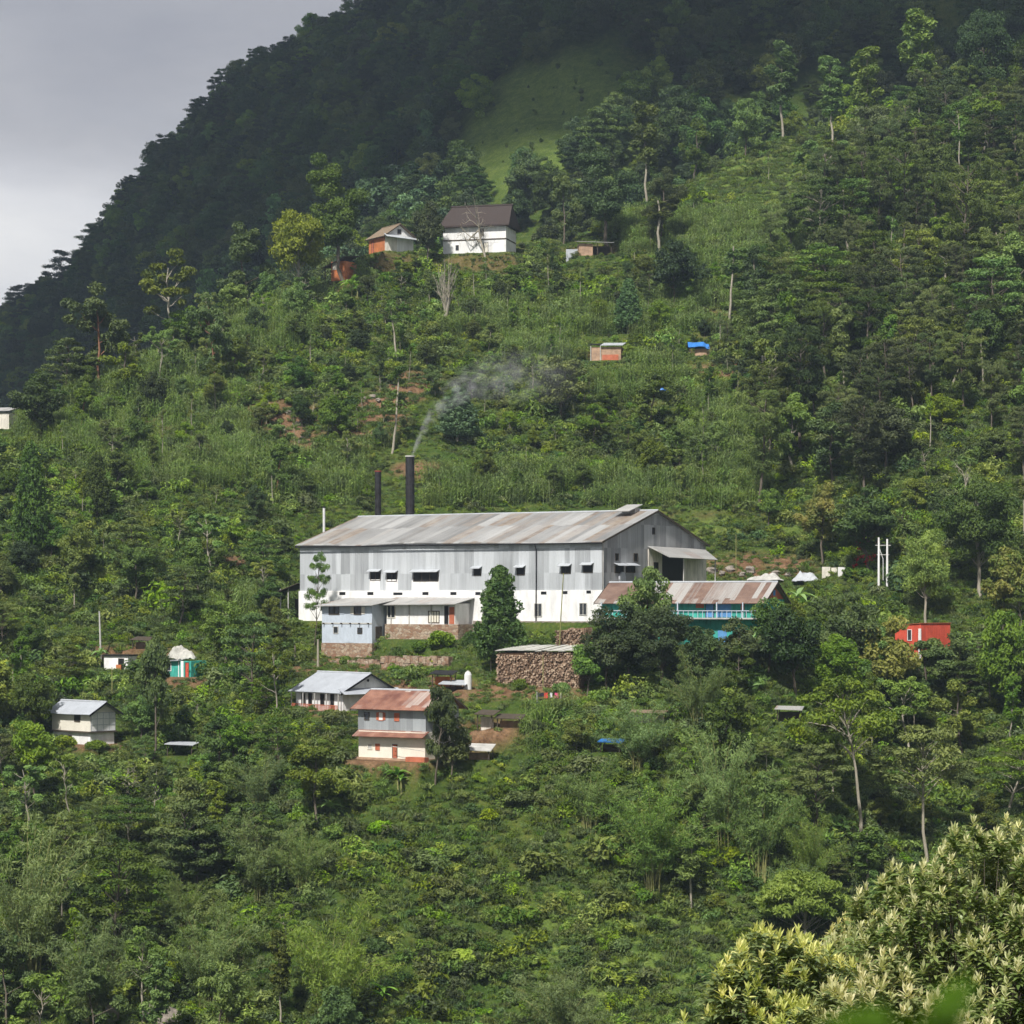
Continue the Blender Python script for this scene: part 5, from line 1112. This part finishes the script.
# plants
def tuft(seed,leaf,n=70,h=.55,r=.55,name='grass'):
    rg=np.random.default_rng(seed); g=G(); a=rg.uniform(0,2*pi,n); q_=rg.uniform(0,r,n); b=np.stack([q_*np.cos(a),q_*np.sin(a),np.full(n,-.05)],1)
    d=unit(np.stack([rg.normal(0,.45,n),rg.normal(0,.45,n),np.ones(n)],1)); L_=h*rg.uniform(.5,1.2,(n,1)); s=unit(np.cross(d,rg.normal(size=(n,3))))*.035
    m=b+d*L_*.6; e=b+d*L_; e[:,2]-=L_[:,0]*.15; e+=d*[1,1,0]*L_*.5
    V=np.stack([b-s,b+s,m+s,m-s,e],1).reshape(-1,3); i=np.arange(n)[:,None]*5
    tn=rg.uniform(0,1,n); g.add(V,i+np.array([0,1,2,3]),tn); g.add(V,i+np.array([3,2,4]),tn); return g.build(name,M[leaf],me_only=True)
def maize(seed,k=5):
    rg=np.random.default_rng(seed); g=G()
    for q_ in range(k):
        ox,oy=(q_-(k-1)/2)*.42+rg.normal(0,.06),rg.normal(0,.12); h=rg.uniform(2.0,3.1); lx,ly=rg.normal(0,.06,2)*h
        g.tube([(ox,oy,-.1),(ox+lx,oy+ly,h)],[.025,.014],3,cap=False,tone=.75)
        for j in range(9):
            z=.35+j*(h-.55)/8; an=j*pi+rg.uniform(-.7,.7); L_=rg.uniform(.55,.85); c=np.array([ox+lx*z/h,oy+ly*z/h,z]); o_=np.array([cos(an),sin(an),0]); s=np.array([-sin(an),cos(an),0])*.06
            p1=c+o_*L_*.35+[0,0,L_*.45]; p2=c+o_*L_*.8+[0,0,L_*.25]; p3=c+o_*L_+[0,0,-L_*.15]
            V=[c-s*.5,c+s*.5,p1-s,p1+s,p2-s*.8,p2+s*.8,p3]; t0=rg.uniform(0,.9); g.add(V,[(0,1,3,2),(2,3,5,4)],t0); g.add(V,[(4,5,6)],t0)
        for j in range(4): an=rg.uniform(0,6); a=np.array([ox+lx,oy+ly,h]); g.tube([a,a+[cos(an)*.12,sin(an)*.12,.28]],.012,3,cap=False,tone=1.)
    return g.build('maize',M['leaf_maize'],me_only=True)
def shrublet(seed,leaf,n=9,nl=26,size=.24,asp=.45):
    return bush_mesh(seed,leaf,n,nl,size,asp,.8,'shrub')
n=240000; X=rg.uniform(-1.22,1.22,n); Y=np.sqrt(rg.uniform(222**2,545**2,n)); X=X*.25*Y; Zg=H(X,Y); px=CX+F*X/Y; py=HY-F*Zg/Y
inpad=np.zeros(n,bool)
for (cx0,cy0,ca,sa,x0,x1,y0,y1,zp,fall) in PADS:
    lx=(X-cx0)*ca+(Y-cy0)*sa; ly=-(X-cx0)*sa+(Y-cy0)*ca; inpad|=(lx>x0-.2)&(lx<x1+.2)&(ly>y0-.6)&(ly<y1+.2)
behind=Y>np.interp(px,PC,YCD)+22
soilv=ell(px,py,SOIL); lawn=ell(px,py,LAWN)
MAIZE=[(560,488,150,17),(720,462,42,52),(340,480,80,20),(560,508,160,12),(130,398,95,34),(262,440,45,34),(700,318,120,26),(775,250,110,34),(650,385,60,22),(560,345,60,22),(500,325,60,16),(250,606,40,14),(515,712,50,14),(500,745,38,20),(90,430,90,26),(180,470,90,22),(640,240,60,20),(820,300,60,20),(330,285,40,14),(730,410,36,20),(250,330,60,26),(400,460,50,14),(690,500,80,16)]
mz=ell(px,py,MAIZE)*(Y<545)
ok=~inpad&~behind
def scale_near(px,py): 
    b=np.zeros(len(px),bool)
    for x0,y0,x1,y1 in PROT[3:]: b|=(px>x0-4)&(px<x1+4)&(py>y0)&(py<y1+14)
    return np.where(b,.45,1.)
stp=(H(X,Y+.5)-H(X,Y-.5))>.95; isM=ok&~stp&(scale_near(px,py)>.9)&(rg.random(n)<mz*.42)&(soilv<.5)&(fbm(X/6+50,Y/6)>-.16)
# maize stands in rows that follow the contour
sel=np.nonzero(isM)[0]; row=np.round(Y[sel]/1.0)*1.0; Ym=row+rg.normal(0,.1,len(sel)); Xm=X[sel]; Zm=H(Xm,Ym)
ori=rz_(rg,len(sel),.05); ori[:,2]=rg.normal(0,.3,len(sel))+np.where(rg.random(len(sel))<.5,pi,0)
nm_=len(sel); scatter('maize_field',np.stack([Xm,Ym,Zm],1),ori,s3(rg.uniform(.75,1.15,nm_)),rg.integers(0,4,nm_),[maize(s) for s in range(4)],'rows of green maize growing on the terraces of the slope','maize')
r=rg.random(n); rest=ok&~isM
hmask=np.clip(.55+1.6*fbm(X/9,Y/9),0,1)
isS=rest&(r<.5*hmask*(1-soilv*.85)*(1-lawn*.85)*(1-mz*.35))
sel=np.nonzero(isS)[0]; k=len(sel); s=rg.gamma(3.2,.23,k)*scale_near(px[sel],py[sel])+.15
idx=rg.integers(0,6,k)
scatter('undergrowth',np.stack([X[sel],Y[sel],Zg[sel]-.05],1),rz_(rg,k,.15),s3(s*1.05,.95),idx,[shrublet(1,'leaf_shrub'),shrublet(2,'leaf_mid'),shrublet(3,'leaf_shrub',9,22,.32,.3),shrublet(4,'leaf_bright',8,18,.22),shrublet(5,'leaf_dark'),shrublet(6,'leaf_olive',9,26,.22)],'dense low green undergrowth covering the slope','undergrowth')
isG=rest&~isS&(rg.random(n)>mz*.75)&(r<.55+.4*(1-soilv*.75)*(1-.25*hmask))
sel=np.nonzero(isG)[0]; k=len(sel)
scatter('grass',np.stack([X[sel],Y[sel],Zg[sel]],1),rz_(rg,k,.1),s3(rg.uniform(.6,1.4,k)*scale_near(px[sel],py[sel])**.5),rg.integers(0,3,k),[tuft(s,'leaf_grass') for s in range(3)],'long green grass on the open slope and terraces','grass')
print('stuff',nm_,isS.sum(),isG.sum())
# distant forest on the mountain behind
n=36000; Y=np.sqrt(rg.uniform(470**2,1020**2,n)); X=rg.uniform(-.32,.32,n)*Y; Zg=H(X,Y); px=CX+F*X/Y; py=HY-F*Zg/Y
back=Y>np.interp(px,PC,YCD)+26+28*sstep(560,640,px)
mead=ell(px,py,[(600,92,50,34),(552,125,62,38),(505,160,48,36)],.2)*(Y>520)*(Y<760)
okf=back&((mead<.3)|(rg.random(n)<.5)); sel=np.nonzero(okf)[0]
# thin to a spacing with a hash grid
gs=5.4; seen=set(); kp=[]
for i in sel:
    c=(int(X[i]/gs),int(Y[i]/gs))
    if c in seen: continue
    seen.add(c); kp.append(i)
kp=np.array(kp)
m=3600; Y2=np.sqrt(rg.uniform(232**2,545**2,m)); X2=rg.uniform(.245,.33,m)*rg.choice([-1,1],m)*Y2; px2=CX+F*X2/Y2; g2=Y2<np.interp(px2,PC,YCD)+20; X2=X2[g2];Y2=Y2[g2]; o1=len(X)
X=np.concatenate([X,X2]); Y=np.concatenate([Y,Y2]); Zg=np.concatenate([Zg,H(X2,Y2)]); px=np.concatenate([px,px2[g2]]); mead=np.concatenate([mead,np.zeros(len(X2))])
seen=set()
for i in range(o1,len(X)):
    c=(int(X[i]/5.),int(Y[i]/5.))
    if c not in seen: seen.add(c); kp=np.append(kp,i)
k=len(kp); s=rg.uniform(.6,1.45,k)*np.where(mead[kp]>.2,rg.uniform(.05,.2,k),1.)
def fartree(seed,style):
    rg2=np.random.default_rng(seed); g=G(); m=16
    g.tube([(0,0,-1),(0,0,7)],[.2,.1],4,cap=False,tone=0.)
    if style=='r': d=unit(rg2.normal(size=(m,3))); cc=np.array([0,0,6])+d*rg2.uniform(.5,1,(m,1))*[3.,3.,3.]; rad=rg2.uniform(.9,1.5,(m,1))*[1,1,.65]
    elif style=='l': cc=np.array([(cos(q_*2.4)*r_,sin(q_*2.4)*r_,4+q_*.38) for q_,r_ in zip(range(m),rg2.uniform(1,3.6,m)*(1.1-np.arange(m)/26))]); rad=rg2.uniform(.9,1.5,(m,1))*[1,1,.35]
    else: cc=np.array([(cos(q_*2.4)*r_,sin(q_*2.4)*r_,3+q_*.5) for q_,r_ in zip(range(m),rg2.uniform(.3,1.6,m)*(1.2-np.arange(m)/18))]); rad=rg2.uniform(.6,1.0,(m,1))*[1,1,.8]
    leaves(g,rg2,cc,rad,46,.62,.55,up=.4); return g.build('far_tree',M['leaf_far'],me_only=True)
FARP=[]
scatter('forest',np.stack([X[kp],Y[kp],Zg[kp]-.3],1),rz_(rg,k,.05),s3(s*rg.uniform(.9,1.1,k),1.1),np.where((Y[kp]<690)&((Y[kp]<470)|(rg.random(k)<np.where(px[kp]>450,.0,.45))),rg.integers(6,12,k),rg.integers(0,6,k)),[*FARP,fartree(1,'r'),fartree(2,'r'),fartree(3,'l'),fartree(4,'s'),fartree(5,'r'),fartree(6,'l'),PROTO['rdark'][0][1],PROTO['rdark'][1][1],PROTO['ragdark'][0][1],PROTO['round'][0][1],PROTO['laydark'][0][1],PROTO['fdark'][0][1]],'dark dense forest covering the mountain behind the hill','forest')
print('forest',k)

# ================================================================== FOREGROUND TREES (long leathery leaves, pale new shoots)
def leafblades(g,rg,base,dirs,length,width,tone,droop=.35):
    """lanceolate leaves, folded along the midrib; base,dirs (n,3)"""
    n=len(base); d=unit(dirs); side=unit(np.cross(d,np.array([0,0,1.])+rg.normal(0,.15,(n,3)))); upv=unit(np.cross(side,d))
    L_=length*rg.uniform(.75,1.2,(n,1)); W_=width*L_
    ts=(0,.3,.65,1.); ws=(.12,1.,.8,.02); mid=[];lf=[];rt=[]
    for t_,w_ in zip(ts,ws):
        c=base+d*L_*t_; c=c-np.array([0,0,1])*L_*droop*t_*t_; mid.append(c); lf.append(c+side*W_*.5*w_+upv*W_*.16*w_); rt.append(c-side*W_*.5*w_+upv*W_*.16*w_)
    V=np.stack([x for k_ in range(4) for x in (lf[k_],mid[k_],rt[k_])],1).reshape(-1,3); f=[]
    for k_ in range(3): a=k_*3; f+=[(a,a+1,a+4,a+3),(a+1,a+2,a+5,a+4)]
    F_=(np.arange(n)[:,None,None]*12+np.array(f)[None]).reshape(-1,4); g.add(V,F_,np.repeat(tone,6))
def loquat(px,Y,ytop,rpx,rv,nt,label,seed,new=.5,lo=.15):
    rg=np.random.default_rng(seed); ztop=Z(ytop,Y); Rr=rpx/F*Y; Rv=rv/F*Y; x=W(px,Y); zg=float(H(x,Y)); cz_=ztop-Rv-.25-zg
    r_=empty('loquat_tree',(x,Y,zg),0,1,label,'tree'); T=G(); O=G(); Nn=G()
    T.tube([(0,0,-.5),(.1,0,cz_*.5),(0,.1,cz_)],[.22,.17,.1],8,cap=False)
    d=unit(rg.normal(size=(nt,3))); d[:,2]=np.where(d[:,2]<-.35,-d[:,2],d[:,2]); bump=.78+.5*np.array([vnoise(np.array(3.3*a[0]+seed),np.array(3.3*a[2]+a[1]*2)) for a in d])[:,None]
    rr=np.where(rg.random((nt,1))<.72,rg.uniform(.86,1,(nt,1)),rg.uniform(.45,.86,(nt,1)))
    tips=np.array([0,0,cz_])+d*rr*bump*[Rr,Rr,Rv]; outer=rr[:,0]>.8
    for t_,d_ in zip(tips[::4],d[::4]): limb(T,rg,(rg.normal(0,.1),rg.normal(0,.1),cz_*rg.uniform(.6,.95)),t_-d_*.25,.04,.012,4,4)
    k=15
    B=np.repeat(tips,k,0)+rg.normal(0,.05,(nt*k,3)); dd=np.repeat(d,k,0); an=np.tile(np.arange(k)*2.4,nt); e=rg.uniform(-.35,.75,nt*k)
    D=np.stack([np.cos(an)*np.cos(e),np.sin(an)*np.cos(e),np.sin(e)+.15],1)+dd*.5
    B[:,2]-=np.tile(np.linspace(.22,0,k),nt)
    leafblades(O,rg,B,D,.30,.32,np.clip(np.repeat(rg.uniform(.1,.8,nt),k)+rg.normal(0,.15,nt*k),0,1),.4)
    sel=np.nonzero(outer&(d[:,2]>lo)&(rg.random(nt)<new))[0]; k=11
    B=np.repeat(tips[sel],k,0); m=len(sel); B[:,2]+=np.tile(np.linspace(0,.16,k),m); an=np.tile(np.arange(k)*2.4,m); e=np.tile(np.linspace(.2,1.35,k),m)
    D=np.stack([np.cos(an)*np.cos(e),np.sin(an)*np.cos(e),np.sin(e)],1)
    leafblades(Nn,rg,B,D,.22,.28,np.clip(np.repeat(rg.uniform(.2,1,m),k)+rg.normal(0,.12,m*k),0,1),.1)
    T.build('trunk',M['bark'],r_,smooth=True); O.build('crown',M['loquat_old'],r_); Nn.build('new_shoots' if False else 'shoot_growth',M['loquat_new'],r_); return r_
loquat(972,56,856,150,190,1300,'large loquat tree with glossy dark leaves and pale shoots in the lower right corner',1,.85,-.4)
loquat(790,50,940,98,130,620,'loquat crown with many pale yellowish shoots at bottom left of the corner group',2,.95,-.5)
loquat(878,60,925,84,150,520,'pale-leaved loquat crown between the two bigger ones in the corner',3,.95,-.3)
loquat(895,47,968,100,140,650,'low loquat crown in front of the corner group at the bottom',4,.9,-.5)
loquat(1040,66,820,90,150,450,'loquat treetop behind the large one at the right edge',5,.7,-.1)
# out-of-focus sprig close to the lens
rg=np.random.default_rng(9); zg=float(H(np.array(.22),np.array(1.45))); sp=empty('leafy_sprig',(.235,1.5,zg),0,1,'blurred bright green leafy sprig close to the camera at the bottom edge','sprig')
zt2=Z(1052,1.5)-zg; g=G(); g.tube([(.05,.1,-.2),(.02,.03,zt2*.6),(0,0,zt2)],[.006,.005,.003],6); g.build('stem',M['culm'],sp)
g=G(); n=7; zt2+=.007; B=np.tile([[0,0,zt2]],(n,1))+rg.normal(0,.006,(n,3)); B[:,0]+=np.linspace(-.03,.03,n); B[:,2]-=np.array([0,.012,.0,.0,.01,.01,.0]); D=np.array([[1,.1,.28],[-1,.1,.22],[.6,-.4,.5],[-.7,.3,.05],[.95,.2,.05],[-.3,-.5,.3],[.25,.1,.7]]); leafblades(g,rg,B,D,.056,.8,np.linspace(.3,.9,n),.25); g.build('leaf_cluster',M['leaf_near'],sp)

# ================================================================== SKY, SUN, CLOUD, HAZE, SMOKE
SUN_AZ=(-.32,-.78); SUN_EL=50.
S=np.array([SUN_AZ[0],SUN_AZ[1]]); S/=np.linalg.norm(S); el=radians(SUN_EL); SD=np.array([S[0]*cos(el),S[1]*cos(el),sin(el)])
from mathutils import Vector
ld=bpy.data.lights.new('sun','SUN'); ld.energy=SUN_E; ld.angle=radians(3.); ld.color=(1,.965,.91); lo=bpy.data.objects.new('sun',ld); COL.objects.link(lo); lo.rotation_euler=Vector(SD).to_track_quat('Z','Y').to_euler(); lo.location=(0,-50,300)
w=bpy.data.worlds.new('World'); sc.world=w; w.use_nodes=True; nt=w.node_tree; nt.nodes.clear()
class WN(NT):
    def __init__(s,t_): s.t=t_
t=WN(nt); sky=t.n('ShaderNodeTexSky'); sky.sky_type='NISHITA'; sky.sun_disc=False; sky.sun_elevation=el; sky.sun_rotation=atan2(SD[0],SD[1])
tc=t.n('ShaderNodeTexCoord'); mp=t.n('ShaderNodeMapping'); mp.inputs['Scale'].default_value=(1.,1.,3.2); t.l(tc.outputs['Generated'],mp.inputs[0])
nz=t.noise(mp.outputs[0],3.4,6,.55); sx=t.n('ShaderNodeSeparateXYZ'); t.l(tc.outputs['Generated'],sx.inputs[0])
# cloud deck: brighter low down, heavy and grey higher up
hgt=t.math('ADD',t.math('MULTIPLY_ADD',sx.outputs[0],.22,sx.outputs[2]),t.math('ADD',t.math('MULTIPLY',t.math('SUBTRACT',nz,.5),.09),.035)); bright=t.ramp(t.noise(mp.outputs[0],9.,6,.6),(.25,(.84,.85,.88)),(.75,(1.14,1.13,1.1)))
cl=t.ramp(hgt,(.02,(4.9,5.1,5.5)),(.12,(5.9,5.92,6.0)),(.155,(5.5,5.52,5.7)),(.19,(3.3,3.33,3.6)),(.26,(3.1,3.13,3.4)))
gap=t.ramp(t.noise(mp.outputs[0],1.3,4),(.62,0.),(.8,.08))
cl=t.mix(1,cl,bright,'MULTIPLY'); c=t.mix(gap,cl,sky.outputs[0]); b=t.n('ShaderNodeBackground'); t.l(c,b.inputs[0]); b.inputs[1].default_value=.1; o=t.n('ShaderNodeOutputWorld'); t.l(b.outputs[0],o.inputs[0])
# unseen cloud above the frame, added so its shadow lies over the mountain
def cloud_obj():
    rg=np.random.default_rng(2); g=G(); nu,nv=90,60; V=[]; 
    xs=np.linspace(-760,420,nu); ys_=np.linspace(CLY0,900,nv)
    XX_,YY_=np.meshgrid(xs,ys_); ex=np.minimum(np.minimum(XX_+760,420-XX_),np.minimum(YY_-CLY0,900-YY_)); e=sstep(0,90,ex)
    wob=fbm(XX_/60,YY_/60)*22; top=520+e*(70+wob*2.2); bot=520-e*(22+wob*.5)
    YY2=YY_+(1-e)*fbm(XX_/50+3,YY_/50)*70; XX2=XX_+(1-e)*fbm(XX_/50+30,YY_/50+7)*70
    for zz in (top,bot): V.append(np.stack([XX2,YY2,zz],-1).reshape(-1,3))
    idx=np.arange(nu*nv).reshape(nv,nu); f=np.stack([idx[:-1,:-1],idx[:-1,1:],idx[1:,1:],idx[1:,:-1]],-1).reshape(-1,4)
    g.add(np.vstack(V),np.vstack([f,f[:,::-1]+nu*nv])); 
    return g.build('cloud',M['cloud'],None,smooth=True)
t=NT('cloud'); t.bsdf((.8,.8,.82),1.,.0); M['cloud']=t.m
CLY0=CLOUD_Y0
if CLOUD: tag(cloud_obj(),'unseen cloud above the frame, added to shade the mountain','cloud',kind='structure')
if HAZE>0:
    g=G(); g.box(-1300,1300,-70,1510,-75,505); hz=g.build('haze',plain('hz_tmp',(1,1,1)),None); m=bpy.data.materials.new('haze_air'); m.use_nodes=True; n_=m.node_tree; n_.nodes.clear(); oo=n_.nodes.new('ShaderNodeOutputMaterial'); pv=n_.nodes.new('ShaderNodeVolumePrincipled'); pv.inputs['Color'].default_value=(.62,.78,1.,1); pv.inputs['Density'].default_value=HAZE; pv.inputs['Anisotropy'].default_value=.2; n_.links.new(pv.outputs[0],oo.inputs['Volume']); hz.data.materials.clear(); hz.data.materials.append(m); tag(hz,'pale blue haze filling the valley air','haze',kind='stuff')
# smoke plume
sx0,sy0,sz0=W(412,330),330,Z(456,330)
xs_=np.linspace(0,24,26); z0_=11.8*(1-np.exp(-xs_/4.2)); rad_=.45+.21*xs_
g=G(); P=np.stack([xs_,xs_*.5,z0_],1); g.tube(P,rad_*1.25,14); sm=g.build('smoke',plain('sm_tmp',(1,1,1)),None); sm.location=(sx0,sy0,sz0)
t=NT('smoke_air'); tc=t.n('ShaderNodeTexCoord'); sp_=t.n('ShaderNodeSeparateXYZ'); t.l(tc.outputs['Object'],sp_.inputs[0]); X_,Y_,Z_=sp_.outputs
zc_=t.math('MULTIPLY',t.math('SUBTRACT',1.0,t.math('POWER',2.71828,t.math('DIVIDE',X_,-4.2))),11.8)
dy=t.math('SUBTRACT',Y_,t.math('MULTIPLY',X_,.5)); dz_=t.math('MULTIPLY',t.math('SUBTRACT',Z_,zc_),t.math('ADD',.5,t.math('MULTIPLY',X_,.02)))
rd=t.math('DIVIDE',t.math('SQRT',t.math('ADD',t.math('MULTIPLY',dy,dy),t.math('MULTIPLY',dz_,dz_))),t.math('ADD',.45,t.math('MULTIPLY',X_,.21)))
nz=t.noise(t.coord(.55,.55,.55),1,4,.6); den=t.math('MULTIPLY',t.math('SUBTRACT',1.,rd,clamp=True),t.math('MULTIPLY',t.math('SUBTRACT',nz,.42,clamp=True),9.))
den=t.math('MULTIPLY',den,t.math('DIVIDE',SMOKE,t.math('ADD',.8,t.math('MULTIPLY',X_,.32)),clamp=False))
den=t.math('MULTIPLY',den,t.math('SUBTRACT',1.,t.math('DIVIDE',X_,23.),clamp=True))
pv=t.n('ShaderNodeVolumePrincipled'); pv.inputs['Color'].default_value=(.97,.985,1.,1); t.l(den,pv.inputs['Density']); t.l(pv.outputs[0],t.out.inputs['Volume']); sm.data.materials.clear(); sm.data.materials.append(t.m); tag(sm,'blue-grey smoke drifting right from the thick chimney','smoke',kind='stuff')
t.m.cycles.homogeneous_volume=False
# ================================================================== CAMERA
cd=bpy.data.cameras.new('camera'); cam=bpy.data.objects.new('camera',cd); COL.objects.link(cam); cam.location=(0,0,0); cam.rotation_euler=(pi/2,0,0)
cd.sensor_width=36; cd.lens=F/1024*36; cd.shift_y=(HY-512)/1024; cd.clip_end=6000; cd.clip_start=.1
cd.dof.use_dof=True; cd.dof.focus_distance=200; cd.dof.aperture_fstop=5.6
sc.camera=cam
sc.view_settings.view_transform='Standard'; sc.view_settings.look='None'; sc.view_settings.gamma=1; sc.view_settings.exposure=EXPO
cy_=sc.cycles; cy_.use_adaptive_sampling=True; cy_.adaptive_threshold=.03; cy_.use_denoising=True
try: cy_.denoiser='OPENIMAGEDENOISE'
except Exception: pass
cy_.max_bounces=5; cy_.diffuse_bounces=3; cy_.glossy_bounces=1; cy_.transmission_bounces=2; cy_.volume_bounces=0; cy_.transparent_max_bounces=4; cy_.volume_step_rate=2; cy_.volume_max_steps=64
cy_.caustics_reflective=False; cy_.caustics_refractive=False
